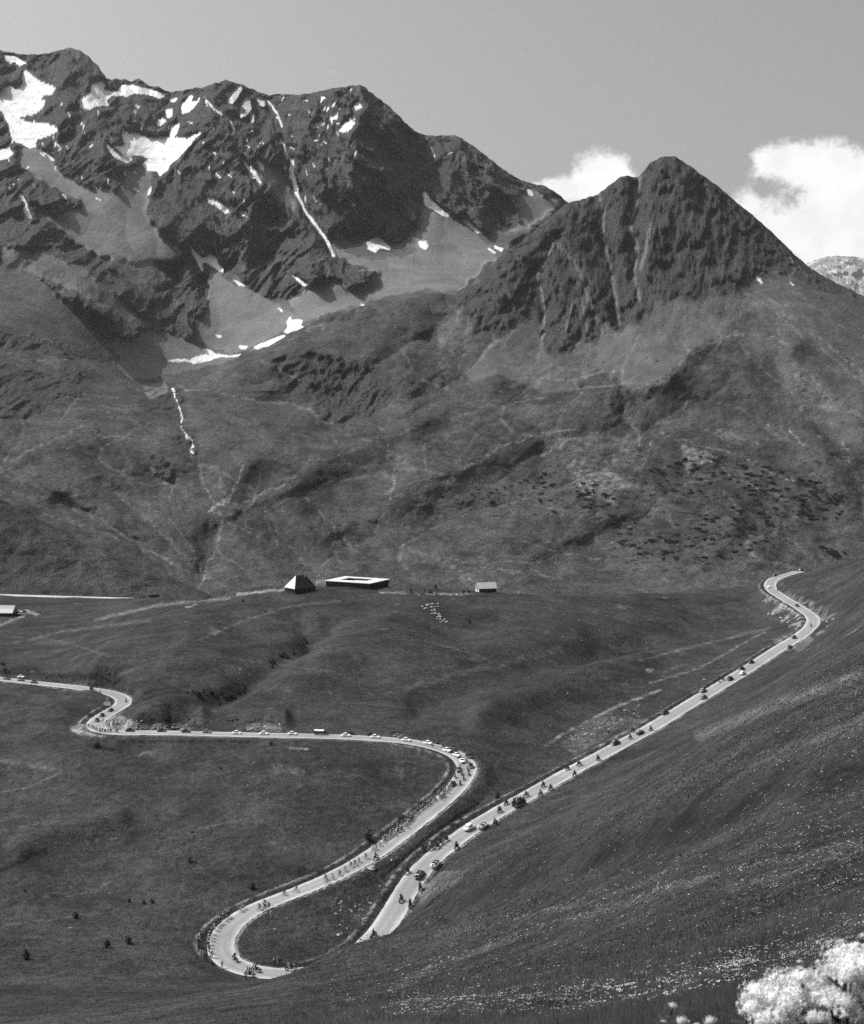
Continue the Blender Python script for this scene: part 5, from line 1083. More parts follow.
for x, y, z in SPEC:
    q = on_ground(x, y); c = rr.choice(['dark', 'dark', 'dark', 'dark', 'mid', 'pale', 'white']); cap = rr.choice(['hair', 'white', 'dark'])
    look = 'spectator ' + {'dark': 'in dark clothes', 'mid': 'in a grey jacket', 'pale': 'in a white shirt', 'white': 'all in white'}[c]
    queue(person(rr.choice(['stand', 'stand', 'wave']), c, cap, q, rr.uniform(-3, 3), None, None, size_at(x, y) if y > 700 or x > 700 else 1.0), look, x, y, 'person', 'spectators watching the race', z)
flush()
# ------------------------------------------------------------------ the pass: buildings, bus, poles
p = on_ground(153.3, 598.6); q = on_ground(149, 598.5)
tag(place(BUS, Vector((q.x + 3.5, q.y + 1, q.z + .25)), math.atan2(-.16, 1)), 'dark bus on the pale road across the pass', 'bus')
for x in (141.5, 144.5): 
    q = on_ground(x, 598.2); queue(place(SAL['black'], Vector((q.x, q.y, q.z + .2)), -.1), 'black saloon car behind the bus', x, 598, 'car', 'cars parked behind the bus', 'on the pass road')
flush()
def frame_at(px, py, rz):
    q = on_ground(px, py); return q
def roof_house(name, px, py, W_, D_, wall, rise, rz, mats, hip=0, label='', eave=.4):
    """a rectangular house; px, py is the middle of its base"""
    q = on_ground(px, py); t = empty(name, (q.x, q.y, q.z), rz)
    w = MB(); w.box((0, 0, wall / 2 - .8), (W_, D_, wall + 1.6))
    if not hip:
        for s in (-1, 1): w.add([(s * (W_ / 2 - .001), -D_ / 2, wall), (s * (W_ / 2 - .001), D_ / 2, wall), (s * (W_ / 2 - .001), 0, wall + rise), (s * (W_ / 2 - .3), -D_ / 2, wall), (s * (W_ / 2 - .3), D_ / 2, wall), (s * (W_ / 2 - .3), 0, wall + rise)], [(0, 1, 2), (3, 5, 4), (0, 2, 5, 3), (1, 4, 5, 2)])
    w.build('wall', M[mats[0]], t)
    a, b = W_ / 2 + eave, D_ / 2 + eave; dz = -eave * rise / (D_ / 2); hr = (W_ / 2 - hip) if hip else a
    top = [(-a, -b, wall + dz), (a, -b, wall + dz), (a, b, wall + dz), (-a, b, wall + dz), (-hr, 0, wall + rise), (hr, 0, wall + rise)]
    V = [(x, y, z + .05) for x, y, z in top] + [(x, y, z + .3) for x, y, z in top]
    Fc = [(6, 7, 11, 10), (7, 8, 11), (8, 9, 10, 11), (9, 6, 10), (0, 4, 5, 1), (1, 5, 2), (2, 5, 4, 3), (3, 4, 0), (0, 1, 7, 6), (1, 2, 8, 7), (2, 3, 9, 8), (3, 0, 6, 9)]
    r = MB().add(V, Fc).build('roof', M[mats[1]], t)
    tag(t, label, 'house'); return t, r
t, r = roof_house('refuge', 300.5, 591.0, 15.5, 11.5, 3.0, 7.0, math.radians(38), ('dark_timber', 'dark_timber'), hip=4.3, label='hip-roofed refuge with a gleaming left roof face on the pass', eave=.7)  # dark roof colour carries the shade of the faces turned from the sun
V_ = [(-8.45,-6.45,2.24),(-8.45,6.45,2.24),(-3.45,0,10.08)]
MB().add([(x-.06,y,z+.34) for x,y,z in V_]+[(x,y,z+.2) for x,y,z in V_], [(0,2,1),(3,4,5),(0,1,4,3),(1,2,5,4),(2,0,3,5)]).build('sunlit_hip_end', M['bright_roof'], r)  # pale sheet laid over the left hip, sunlight put into its colour
MB().box((3.0, -.9, 9.2), (.9, .9, 1.8)).build('chimney', M['grey_stone'], r)
for k in (-4, -1.2, 1.6, 4.4):
    f = MB().box((k, -5.76, 1.5), (1.1, .1, 1.2)).build('window', M['weathered_wood'], t); MB().box((k, -5.83, 1.5), (.85, .06, .95)).build('pane', M['window_glass'], f)
d_ = MB().box((-7.06, 1.5, 1.1), (.12, 1.4, 2.2)).build('door', M['weathered_wood'], t); MB().ell((-7.16, 1.0, 1.1), (.07, .05, .05)).build('handle', M['chrome_trim'], d_)
# low flat-roofed building round a court
q = on_ground(353, 588.5); t = empty('courtyard_building', (q.x + 2, q.y + 17, q.z + .6), math.radians(-27))
def ringbox(mb, x0, x1, y0, y1, ix0, ix1, iy0, iy1, z0, z1):
    V = [(x, y, z) for z in (z0, z1) for x, y in ((x0,y0),(x1,y0),(x1,y1),(x0,y1),(ix0,iy0),(ix1,iy0),(ix1,iy1),(ix0,iy1))]
    Fc = []
    for k in range(4):
        n = (k + 1) % 4; Fc += [(k, n, 8 + n, 8 + k), (4 + k, 12 + k, 12 + n, 4 + n), (8 + k, 8 + n, 12 + n, 12 + k), (k, 4 + k, 4 + n, n)]
    mb.add(V, Fc)
w = MB(); ringbox(w, -17, 17, -13, 13, -10.5, 8, -5, 7.5, -2, 2.7); w.box((3.6, -3.2, .8), (8, 3.5, 3.6)); w.build('wall', M['dark_timber'], t)
r = MB(); ringbox(r, -17.8, 17.8, -13.8, 13.8, -10.8, 8.3, -5.3, 7.8, 2.72, 3.15); r.box((4, -3.6, 2.9), (8, 3.3, .36)); r.build('roof', M['bright_roof'], t)
for k in range(9): 
    f = MB().box((-14 + k * 3.5, -13.06, 1.3), (1.8, .12, 1.1)).build('window', M['weathered_wood'], t); MB().box((-14 + k * 3.5, -13.14, 1.3), (1.5, .06, .85)).build('pane', M['window_glass'], f)
tag(t, 'long low building with a flat white roof round a dark court', 'building')
t, r = roof_house('stone_house', 486, 592.2, 12.5, 7.5, 3.0, 3.4, math.radians(16), ('plaster', 'grey_roof'), label='small gabled house with grey roof and white left gable, on the knoll')
MB().box((2.4, .6, 6.3), (.8, .8, 1.6)).build('chimney', M['grey_stone'], r)
for k in (-4, -1.5, 1, 3.5):
    f = MB().box((k, -3.8, 1.6), (1.0, .1, 1.2)).build('window', M['weathered_wood'], t); MB().box((k, -3.87, 1.6), (.8, .06, 1.0)).build('pane', M['window_glass'], f)
MB().box((-6.31, -.5, 1.1), (.12, 1.2, 2.1)).build('door', M['dark_timber'], t)
MB().box((0, -3.775, 1.5), (12.4, .05, 2.9)).build('shaded_front_wall', M['dark_timber'], t)  # dark skin over the front wall, its shade put into the colour
t, r = roof_house('farmhouse', 3, 615.5, 18, 10, 2.6, 4.6, math.radians(-6), ('dark_timber', 'grey_roof'), label='large barn-like house with a bright two-toned roof at left edge')
MB().add([(-9.35, -5.45, 2.45), (9.35, -5.45, 2.45), (9.35, -2.5, 5.12), (-9.35, -2.5, 5.12), (-9.35, -5.45, 2.6), (9.35, -5.45, 2.6), (9.35, -2.5, 5.3), (-9.35, -2.5, 5.3)], [(3,2,1,0),(4,5,6,7),(0,1,5,4),(1,2,6,5),(2,3,7,6),(3,0,4,7)]).build('lower_roof', M['bright_roof'], r)
MB().box((3, 1, 6.4), (1, 1, 1.6)).build('chimney', M['grey_stone'], r)
MB().box((-2, -5.06, 1.1), (2.4, .12, 2.2)).build('door', M['weathered_wood'], t)
for k, (x, y) in enumerate([(17,612.6),(20,612.4),(23.5,612.2),(27,612),(38,612.9)]):
    q = on_ground(x, y); queue(place(SAL['white' if k in (1, 3) else 'black'], q, rr.uniform(-.2, .2)), ('white' if k in (1, 3) else 'black') + ' parked car', x, y, 'car', 'cars parked beside the farmhouse', 'right of the farmhouse')
flush()
def pole(px, py, h, label):
    q = on_ground(px, py); t = empty('utility_pole', q)
    MB().tube([(0, 0, -.6), (0, 0, h)], [.16, .1], 7).build('post', M['weathered_wood'], t); MB().box((0, 0, h - .5), (1.8, .12, .14)).build('crossarm', M['weathered_wood'], t)
    for s in (-.75, .75): MB().ell((s, 0, h - .34), (.08, .08, .12)).build('insulator', M['pale_paint'], t)
    tag(t, label, 'pole', 'utility poles on the pass'); return Vector((q.x, q.y, q.z + h - .25))
tops = [pole(262, 592.5, 8, 'utility pole left of the hip-roofed refuge'), pole(318.5, 590.5, 8.5, 'utility pole between refuge and courtyard building'), pole(400.3, 593, 8.5, 'utility pole right of the courtyard building'), pole(462, 594.5, 7.5, 'utility pole left of the small gabled house')]
for k, (a, b) in enumerate(zip(tops, tops[1:])):
    pts = [a.lerp(b, i / 10) - Vector((0, 0, .9 * 4 * (i / 10) * (1 - i / 10))) for i in range(11)]
    o = MB().tube(pts, .025, 4).build('overhead_wire', M['rubber']); tag(o, ['sagging wire from the leftmost utility pole to the refuge pole', 'sagging wire running above the courtyard building', 'sagging wire from the courtyard building towards the gabled house'][k], 'wire', 'overhead wires on the pass')
# pale tent by the left road and slabs below the S bend
q = on_ground(107, 706); t = empty('tent', q, .4)
MB().add([(-1.6,-1.2,0),(1.6,-1.2,0),(1.6,1.2,0),(-1.6,1.2,0),(-1.6,0,1.8),(1.6,0,1.8)], [(3,2,1,0),(0,1,5,4),(2,3,4,5),(1,2,5),(3,0,4)]).build('canvas', M['canvas'], t)
MB().tube([(-1.66,0,0),(-1.66,0,1.9)], .04).tube([(1.66,0,0),(1.66,0,1.9)], .04).build('tent_pole', M['weathered_wood'], t)
tag(t, 'small pale tent on the grass inside the small left bend', 'tent')
# stones
def rock_mesh(seed, n=2):
    bm = bmesh.new(); bmesh.ops.create_icosphere(bm, subdivisions=n, radius=1)
    for v in bm.verts:
        c = v.co.copy(); k = 1 + .35 * math.sin(3.1 * c.x + seed) * math.cos(2.7 * c.y + seed * 2) + .2 * math.sin(5 * c.z + seed * 3 + 2 * c.x)
        v.co = Vector((c.x * k * 1.25, c.y * k, max(c.z * k * .75, -.4)))
    me = bpy.data.meshes.new('boulder'); bm.to_mesh(me); bm.free(); return me
RK = []
for s in range(5):
    for mt in ('pale_stone', 'grey_stone'):
        me = rock_mesh(s + 1); me.materials.append(M[mt]); RK.append(me)
def boulder(px, py, r, label, group, mt=None):
    q = on_ground(px, py); o = link('boulder', RK[rr.randrange(5) * 2 + (mt if mt is not None else rr.randrange(2))]); o.location = q; o.scale = (r * rr.uniform(.8, 1.3), r * rr.uniform(.8, 1.2), r * rr.uniform(.6, 1)); o.rotation_euler = (0, 0, rr.uniform(0, 6)); tag(o, label, 'boulder', group)
for k in range(46):
    t = rr.random()
    if k < 20: x, y = 420 + 22 * t, 608.5 - 3.5 * math.sin(t * 2.2) + (3.2 if rr.random() < .5 else 0) - 1.2
    else: x, y = 432 + 14 * t + rr.uniform(-4, 4), 611 + 12 * t + rr.uniform(-2, 2)
    boulder(x, y, rr.uniform(.4, .9), 'pale boulder in the stony ruin on the front of the knoll', 'boulders of the ruin on the knoll', 0)
for k in range(22): boulder(rr.uniform(408, 466), 594 + rr.uniform(-.5, 1.5), rr.uniform(.4, .9), 'pale stone in the rubble left of the gabled house', 'stones in the rubble on the crest', 0)
for k in range(60):
    x = rr.uniform(562, 640); y = 745 - (x - 562) * .42 + rr.uniform(-9, 4); boulder(x, y, rr.uniform(.25, .6), 'stone on the scree bank above the straight', 'stones on the bank above the straight')
for k in range(34): boulder(rr.uniform(335, 372), rr.uniform(895, 935), rr.uniform(.2, .5), 'stone in the rough ground between the two limbs of the hairpin', 'stones between the limbs of the hairpin')
for k in range(75):
    x = rr.uniform(98, 142); boulder(x, rr.uniform(719, 730), rr.uniform(.25, .6), 'stone on the rocky bank inside the small left bend', 'stones on the small left bend')
for k in range(40):
    x = rr.choice([rr.uniform(152, 190), rr.uniform(246, 282)]); boulder(x, rr.uniform(724, 730.5), rr.uniform(.3, .7), 'stone of the rocky cutting above the level road', 'stones of the road cuttings')
for k in range(44):
    x, y = rr.choice([(768, 598), (775, 610), (784, 605), (786, 620), (795, 624), (805, 640), (822, 622), (828, 618), (770, 646), (780, 643)]); boulder(x + rr.uniform(-7, 7), y + rr.uniform(-4, 4), rr.uniform(.3, .8), 'stone scattered round the far S bend', 'stones round the far S bend', 0)
for k in range(70): boulder(rr.uniform(2, 420), rr.uniform(752, 930) , rr.uniform(.15, .4), 'small stone lying in the turf of the left meadow', 'stones in the left meadow') if k % 2 else boulder(rr.uniform(180, 720), rr.uniform(618, 715), rr.uniform(.2, .5), 'small stone lying on the grassy knoll', 'stones on the grassy knoll')
boulder(372.5, 868.5, 1.5, 'large pale rock beside the straight near its lower end', None, 0)
# ------------------------------------------------------------------ shrubs and bushes
def leaf_mat(name, g):
    m, nt, bs = newmat(name)
    oi = nt.node('ShaderNodeObjectInfo').outputs['Random']; P = nt.node('ShaderNodeNewGeometry').outputs['Position']
    nt.put(bs.inputs['Base Color'], nt.m('MULTIPLY', nt.m('MULTIPLY', nt.rng(oi, 0, 1, .8, 1.25), nt.rng(nt.noise(P, 1.2, 3), .3, .7, .6, 1.4)), g)); bs.inputs['Roughness'].default_value = .8; return m
LEAF = leaf_mat('dark_leaves', .035); LEAF2 = leaf_mat('mid_leaves', .055); BARK = simple('bark', .06, .95, .05)
def leaf_cloud(n, rx, ry, rz, leaf, seed, lobes=5):
    """foliage as leaf-sized faces clustered on a few limbs' worth of lobes"""
    g = np.random.default_rng(seed); b = MB()
    L = [(g.uniform(-.6, .6) * rx, g.uniform(-.6, .6) * ry, g.uniform(.2, .75) * rz, g.uniform(.35, .6)) for _ in range(lobes)]
    for _ in range(n):
        x, y, z, k = L[g.integers(lobes)]; d = Vector(g.normal(size=3)).normalized() * g.uniform(.55, 1) ** .6
        p = Vector((x + d.x * rx * k, y + d.y * ry * k, max(.05, z + d.z * rz * k))); a = Vector(g.normal(size=3)).normalized(); c = a.orthogonal().normalized() * leaf * g.uniform(.6, 1.3); e = a.cross(c) * .7
        b.add([p - c, p + e, p + c, p - e], [(0, 1, 2, 3)])
    return b
def make_shrub(seed, rx, ry, rz, n, leaf, mat, name='shrub'):
    t = empty(name); leaf_cloud(n, rx, ry, rz, leaf, seed).build('foliage', mat, t)
    g = np.random.default_rng(seed); b = MB()
    for _ in range(6): b.tube([(0, 0, -.3), (g.uniform(-.3, .3) * rx, g.uniform(-.3, .3) * ry, rz * .4), (g.uniform(-.7, .7) * rx, g.uniform(-.7, .7) * ry, rz * .75)], [.09, .06, .03], 5)
    b.build('stems', BARK, t); return t
SH = [make_shrub(40 + k, 4.2 + .9 * k, 2.6, 1.9, 240, .5, LEAF) for k in range(4)]
ZN = [([(575,478),(592,482),(622,500),(616,522),(590,512),(575,500)], 34), ([(640,470),(700,455),(730,475),(690,500),(650,500)], 34), ([(710,455),(780,470),(840,490),(845,520),(800,520),(740,500)], 92), ([(690,520),(720,505),(780,515),(760,550),(700,560)], 52), ([(610,520),(680,525),(700,560),(660,566),(620,550)], 32), ([(540,470),(552,470),(556,515),(540,520)], 14), ([(440,480),(500,462),(545,470),(545,490),(470,512),(430,505)], 24), ([(820,545),(850,555),(830,560)], 10)]
def inside(P, x, y):
    c = False
    for i in range(len(P)):
        (xa, ya), (xb, yb) = P[i], P[i - 1]
        if (ya > y) != (yb > y) and x < (xb - xa) * (y - ya) / (yb - ya) + xa: c = not c
    return c
WHERE = ['below the pale scar left of the slope centre', 'under the moraine on the right slope', 'on the right slope below the pyramid peak', 'low on the right slope above the road', 'low in the middle of the mountain slope', 'left of the pale scar on the slope', 'on the middle slope above the gabled house', 'at the right edge above the road end']
for zi, (P, n) in enumerate(ZN):
    xs = [p[0] for p in P]; ys = [p[1] for p in P]; k = 0
    while k < n:
        x, y = rr.uniform(min(xs), max(xs)), rr.uniform(min(ys), max(ys))
        if not inside(P, x, y) or gnoise(x / 9, y / 5, 5) < rr.uniform(-.5, .25): continue
        o = place(SH[rr.randrange(4)], on_patch('mid', x, y) - Vector((0, 0, .3)), rr.uniform(0, 6), rr.uniform(.6, 1.5) * (.7 if zi == 6 else 1)); tag(o, 'dark low shrub ' + WHERE[zi], 'shrub', 'shrubs ' + WHERE[zi]); k += 1
# the rest of the shrubs, too many and too small to tell apart
sv_b = MB(); g_ = np.random.default_rng(77); k = 0
while k < 620:
    P, n = ZN[[0, 1, 2, 2, 3, 3, 4, 6][int(g_.integers(8))]]; xs = [q[0] for q in P]; ys = [q[1] for q in P]; x, y = g_.uniform(min(xs) - 14, max(xs) + 14), g_.uniform(min(ys) - 9, max(ys) + 6)
    if gnoise(x / 11, y / 5, 5) < g_.uniform(-.3, .3): continue
    c = on_patch('mid', x, y); s = g_.uniform(.5, 1.5); k += 1
    for _ in range(26):
        d = g_.normal(size=3) * (1.7 * s, 1.1 * s, .5 * s); q = c + Vector((d[0], d[1], abs(d[2]) + .1)); a = Vector(g_.normal(size=3)).normalized(); e = a.orthogonal().normalized() * .55; f = a.cross(e) * .8
        sv_b.add([q - e, q + f, q + e, q - f], [(0, 1, 2, 3)])
tag(sv_b.build('shrub_cover', LEAF), kind='stuff')
BUSH = [make_shrub(60 + k, 1.5, 1.3, 2.0, 320, .2, LEAF, 'bush') for k in range(3)]
for k, (x, y, s, lb) in enumerate([(368.5,841,1.15,'large dark bush above the road, right of the meadow'), (254,889,.72,'round dark bush just above the lower hairpin'), (189.5,862,.62,'dark bush alone in the middle of the left meadow'), (196,863.5,.25,'tiny bush right of the lone meadow bush'), (130,902,.4,'leftmost of a row of three small meadow bushes'), (144,904,.45,'middle one of a row of three small meadow bushes'), (152,903,.5,'rightmost of a row of three small meadow bushes'),
        (76,918,.75,'ragged bush left of the row of three bushes'), (106,948,.8,'left one of two bushes below the row of three'), (129,944,.85,'right one of two bushes below the row of three'), (28,959,.95,'dark bush nearest the lower left corner'), (25,892,.35,'small bush far left in the meadow'), (192,833,.3,'small shrub high in the left meadow'), (499,798,.8,'round dark bush beside the straight, below the big curve'), (474,802,.35,'low dark bush in the dip left of the straight'),
        (271,745,.55,'dark bush on the slope just below the level road'), (98,748,.9,'dark bush below the small left bend'), (614,716,.45,'small dark bush on the slope above the straight'), (220,769,.35,'small dark bush under the level road'), (469,623,.7,'small dark bush in front of the gabled house'), (304,869,.3,'small dark tuft in the meadow above the middle limb'), (720,683,.4,'small dark bush in the grass right of the straight'),
        (92,690,.8,'dark bush at the roadside cluster on the left road'), (6,673,1.0,'leftmost dark bush behind the left road'), (3,666,.8,'dark bush at the left edge above the road'), (243,602,.6,'small dark bush below the refuge')]):
    tag(place(BUSH[k % 3], on_ground(x, y), rr.uniform(0, 6), s * 1.3), lb, 'bush')
for k in range(34):
    x, y = rr.choice([(25, 674), (60, 678), (110, 676), (180, 722), (100, 683), (235, 722)]); x += rr.uniform(-16, 16); y += rr.uniform(-3, 3)
    tag(place(BUSH[k % 3], on_ground(x, y), rr.uniform(0, 6), rr.uniform(.25, .5)), 'low dark scrub bush on the bank behind the left and level roads', 'bush', 'scrub bushes behind the roads')
for k in range(46):
    t_ = rr.random(); x, y = [(222 + 26 * t_, 704 - 16 * t_), (262 + 44 * t_, 672 - 30 * t_), (186 + 50 * t_, 694 + 5 * t_)][k % 3]
    tag(place(BUSH[k % 3], on_ground(x + rr.uniform(-5, 5), y + rr.uniform(-3, 3)), rr.uniform(0, 6), rr.uniform(.4, .95)), 'dark bush in the scrub along the gully across the knoll', 'bush', 'bushes along the gully on the knoll')
def make_tree(seed):
    t = empty('tree'); b = MB(); b.tube([(0, 0, -.5), (.05, 0, 1.2), (.1, .05, 3.2)], [.18, .14, .06], 7)
    g = np.random.default_rng(seed)
    for _ in range(6): z = g.uniform(.9, 2.4); b.tube([(0, 0, z), (g.uniform(-1, 1), g.uniform(-1, 1), z + g.uniform(.5, 1))], [.06, .02], 5)
    b.build('trunk', BARK, t); o = leaf_cloud(420, 1.5, 1.5, 3.2, .22, seed, 7).build('crown', LEAF, t); o.location = (0, 0, .7); return t
TR = [make_tree(81), make_tree(82)]
for k, (x, y, s, lb) in enumerate([(411,594,.8,'small tree left of the rubble on the crest'), (430,594,.75,'small tree in the rubble on the crest'), (436,590.5,.9,'pointed little tree behind the rubble on the crest'), (463.5,594,.7,'left one of two small trees beside the gabled house'), (469,594,.75,'right one of two small trees beside the gabled house'), (425,592,.5,'lowest little tree behind the rubble on the crest'), (320,604,.0,''), (312,593,.4,'tiny tree right of the refuge'), (235,596,.55,'small tree alone left of the refuge')]):
    if s: tag(place(TR[k % 2], on_ground(x, y), rr.uniform(0, 6), s), lb, 'tree')
# ------------------------------------------------------------------ grass and flowers (uncountable)
def gz_arr(x, y):
    px = CX + x * F / y; j = np.clip(np.searchsorted(npx, px), 1, len(npx) - 1); i = np.clip(np.searchsorted(nY, y), 1, len(nY) - 1)
    fx = np.clip((px - npx[j - 1]) / (npx[j] - npx[j - 1]), 0, 1); fy = np.clip((y - nY[i - 1]) / (nY[i] - nY[i - 1]), 0, 1)
    return (NZ[i - 1, j - 1] * (1 - fx) + NZ[i - 1, j] * fx) * (1 - fy) + (NZ[i, j - 1] * (1 - fx) + NZ[i, j] * fx) * fy
PROJ = CY - NZ * F / nY[:, None]
RUNMIN = np.minimum.accumulate(PROJ[4:], 0)
def seen(px, py):
    """ground points for many places of the photograph"""
    j = np.clip(np.searchsorted(npx, px), 1, len(npx) - 1); y = np.zeros(len(px))
    for c in np.unique(j):
        m = j == c; i = np.searchsorted(-RUNMIN[:, c], -py[m]) + 4; y[m] = nY[np.clip(i, 4, len(nY) - 1)]
    y *= rng.uniform(.996, 1.004, len(y)); x = y * (px - CX) / F; return x, y, gz_arr(x, y)
def off_road(x, y, pad):
    ok = np.ones(len(x), bool); B = RC[::3]
    for i in range(0, len(x), 4000):
        s = slice(i, i + 4000); ok[s] = ((x[s][:, None] - B[:, 0]) ** 2 + (y[s][:, None] - B[:, 1]) ** 2).min(1) > pad * pad
    return ok
def blades(x, y, z, h, w, lean, n=3):
    """n pointed leaves a tuft"""
    N = len(x); V = np.zeros((N, n, 3, 3)); 
    a = rng.uniform(0, 6.28, (N, n)); lx = np.cos(a) * lean * h[:, None] * rng.uniform(.3, 1.3, (N, n)); ly = np.sin(a) * lean * h[:, None] * rng.uniform(.3, 1.3, (N, n)); b = rng.uniform(0, 3.14, (N, n))
    bx = x[:, None] + rng.normal(0, 1, (N, n)) * w[:, None] * 1.2; by = y[:, None] + rng.normal(0, 1, (N, n)) * w[:, None] * 1.2; ww = w[:, None] * .5
    V[:, :, 0] = np.stack([bx - np.cos(b) * ww, by - np.sin(b) * ww, np.broadcast_to(z[:, None], b.shape) - .02], -1); V[:, :, 1] = np.stack([bx + np.cos(b) * ww, by + np.sin(b) * ww, np.broadcast_to(z[:, None], b.shape) - .02], -1)
    V[:, :, 2] = np.stack([bx + lx, by + ly, z[:, None] + h[:, None] * rng.uniform(.6, 1.2, (N, n))], -1)
    return V.reshape(-1, 3)
def tri_obj(name, V, mat):
    me = mesh_np(name, V, np.arange(len(V)).reshape(-1, 3), mat, False); return link(name, me)
def blade_mat(name, g, k_=.5):
    m, nt, bs = newmat(name); P = nt.node('ShaderNodeNewGeometry').outputs['Position']
    c = nt.m('MULTIPLY', nt.m('MULTIPLY', nt.rng(nt.noise(P, .35, 3), .3, .7, .7, 1.3), nt.rng(nt.noise(P, 9, 2), .3, .7, .7, 1.3)), g)
    nt.put(bs.inputs['Base Color'], c); tr = nt.node('ShaderNodeBsdfTranslucent'); nt.put(tr.inputs[0], c); mx = nt.node('ShaderNodeMixShader'); mx.inputs[0].default_value = k_
    nt.l.new(bs.outputs[0], mx.inputs[1]); nt.l.new(tr.outputs[0], mx.inputs[2]); nt.l.new(mx.outputs[0], nt.n['Material Output'].inputs[0]); return m
GRASS = blade_mat('grass_blades', .135)
px = np.r_[rng.uniform(380, 960, 34000), rng.uniform(-30, 380, 9000)]; py = np.r_[rng.uniform(905, 1075, 34000), rng.uniform(985, 1060, 9000)]; x, y, z = seen(px, py); k = (y < 75 * rng.uniform(.4, 1.6, len(y))) & (y > 2.6)
x, y, z = x[k], y[k], z[k]; h = np.clip(.16 + .10 * fbm(x / 1.5, y / 1.5, 3, 4), .06, .35) * np.clip(.55 + y / 40, .6, 1.6); w = np.clip(.004 + y * .00055, .005, .05)
V1 = blades(x, y, z, h, w, .5, 6)
tag(tri_obj('grass', V1, GRASS), kind='stuff')
px = np.r_[rng.uniform(300, 900, 110000), rng.uniform(-30, 560, 70000), rng.uniform(480, 900, 40000)]; py = np.r_[rng.uniform(640, 1010, 110000), rng.uniform(742, 1024, 70000), rng.uniform(560, 800, 40000)]
x, y, z = seen(px, py); k = (y > 60) & (y < 1000); x, y, z = x[k], y[k], z[k]; k = off_road(x, y, 5.6); x, y, z = x[k], y[k], z[k]
pp = CY - z * F / y; dk_ = sample('dark', CX + x * F / y, pp, 5, 14)
k = (rng.uniform(0, 1, len(x)) > dk_ * 1.1) & (fbm(x / 9 + y / 30, y / 9, 3, 6) > rng.uniform(-.5, .3, len(x))); x, y, z = x[k], y[k], z[k]
h = rng.uniform(.1, .3, len(x)) * np.clip(y / 260, .45, 1.2); tag(tri_obj('grass_tussocks', blades(x, y, z, h, h * .9, .5, 3), blade_mat('tussock_leaves', .074)), kind='stuff')
# small pale flower heads, thick along some contour bands of the slope
def petals(x, y, z, s, lift):
    N = len(x); a = rng.normal(0, .35, (N, 2)); b = rng.uniform(0, 6.28, N); V = np.zeros((N, 3, 3))
    for q in range(3):
        t = b + q * 2.094; V[:, q] = np.stack([x + s * np.cos(t), y + s * np.sin(t), z + lift + s * (np.cos(t) * a[:, 0] + np.sin(t) * a[:, 1] + .25 * (q == 0))], -1)
    return V.reshape(-1, 3)
PET = blade_mat('pale_petals', .62, .35)
px = rng.uniform(330, 900, 130000); py = rng.uniform(640, 1024, 130000); pr = .07 + .15 * sst(640, 900, px) + .75 * sample('pale', px, py, 3, 8) * (py > 780) + .9 * np.exp(-((py - (1003 - .00045 * (px - 520) ** 2 * (px > 520) + .05 * (560 - px))) / 11) ** 2) * (px > 390) + .22 * sst(.1, .5, fbm(px / 40 + py / 16, py / 7 - px / 26, 4, 15)) * sst(720, 900, py)
pr *= (1 - .85 * np.minimum(1, sample('dark', px, py, 5, 14)) * (py < 940)); pr *= (.3 + .9 * sst(-.15, .3, fbm(px / 7, py / 4, 3, 25))) * (.25 + sst(-.2, .35, fbm(px / 30, py / 9, 3, 29))); k = (rng.uniform(0, 1, len(px)) < pr); px, py = px[k], py[k]
x, y, z = seen(px, py); k = (y > 9) & (y < 520); x, y, z = x[k], y[k], z[k]; k = off_road(x, y, 6); x, y, z = x[k], y[k], z[k]
s = np.clip(y * .0005, .018, .115) * rng.uniform(.45, 1.2, len(x))
V = [petals(x, y, z, s, np.clip(.1 + y * .0012, .1, .35))]
x2 = x + rng.normal(0, 1, len(x)) * s * 2; y2 = y + rng.normal(0, 1, len(x)) * s * 2; V.append(petals(x2, y2, gz_arr(x2, y2), s * .8, np.clip(.1 + y * .0012, .1, .35)))
tag(tri_obj('wildflowers', np.concatenate(V), PET), kind='stuff')
# ------------------------------------------------------------------ the blossoming plants close to the camera
BLO = blade_mat('white_blossom', .93, .15); STEM = leaf_mat('flower_stalks', .07)
def floret_head(r, seed):
    g = np.random.default_rng(seed); b = MB(); n = 70
    for i in range(n):
        t = math.acos(1 - 1.25 * (i + .5) / n); a = i * 2.39996 + g.uniform(-.2, .2); rad = r * (1 + .18 * math.sin(3 * a + seed) * math.sin(2 * t + seed) + g.uniform(-.3, .16)); p = Vector((rad * math.sin(t) * math.cos(a), rad * math.sin(t) * math.sin(a), rad * .55 * math.cos(t))); s = r * g.uniform(.12, .24)
        up = p.normalized(); u_ = up.orthogonal().normalized(); v_ = up.cross(u_); V = [p + up * s * .35]
        for q in range(5):
            w_ = 2 * math.pi * q / 5 + g.uniform(0, 1) * 0 + i; V += [p + (u_ * math.cos(w_ - .5) + v_ * math.sin(w_ - .5)) * s * .55, p + (u_ * math.cos(w_) + v_ * math.sin(w_)) * s * 1.15 + up * s * .55, p + (u_ * math.cos(w_ + .5) + v_ * math.sin(w_ + .5)) * s * .55]
        b.add(V, [(0, 1 + 3 * q, 2 + 3 * q, 3 + 3 * q) for q in range(5)])
    b.ell((0, 0, .0), (r * .66, r * .66, r * .42), 12, 8)
    return b.mesh('flower_head', BLO)
HEADS = [floret_head(1.0, s) for s in (1, 2, 3)]
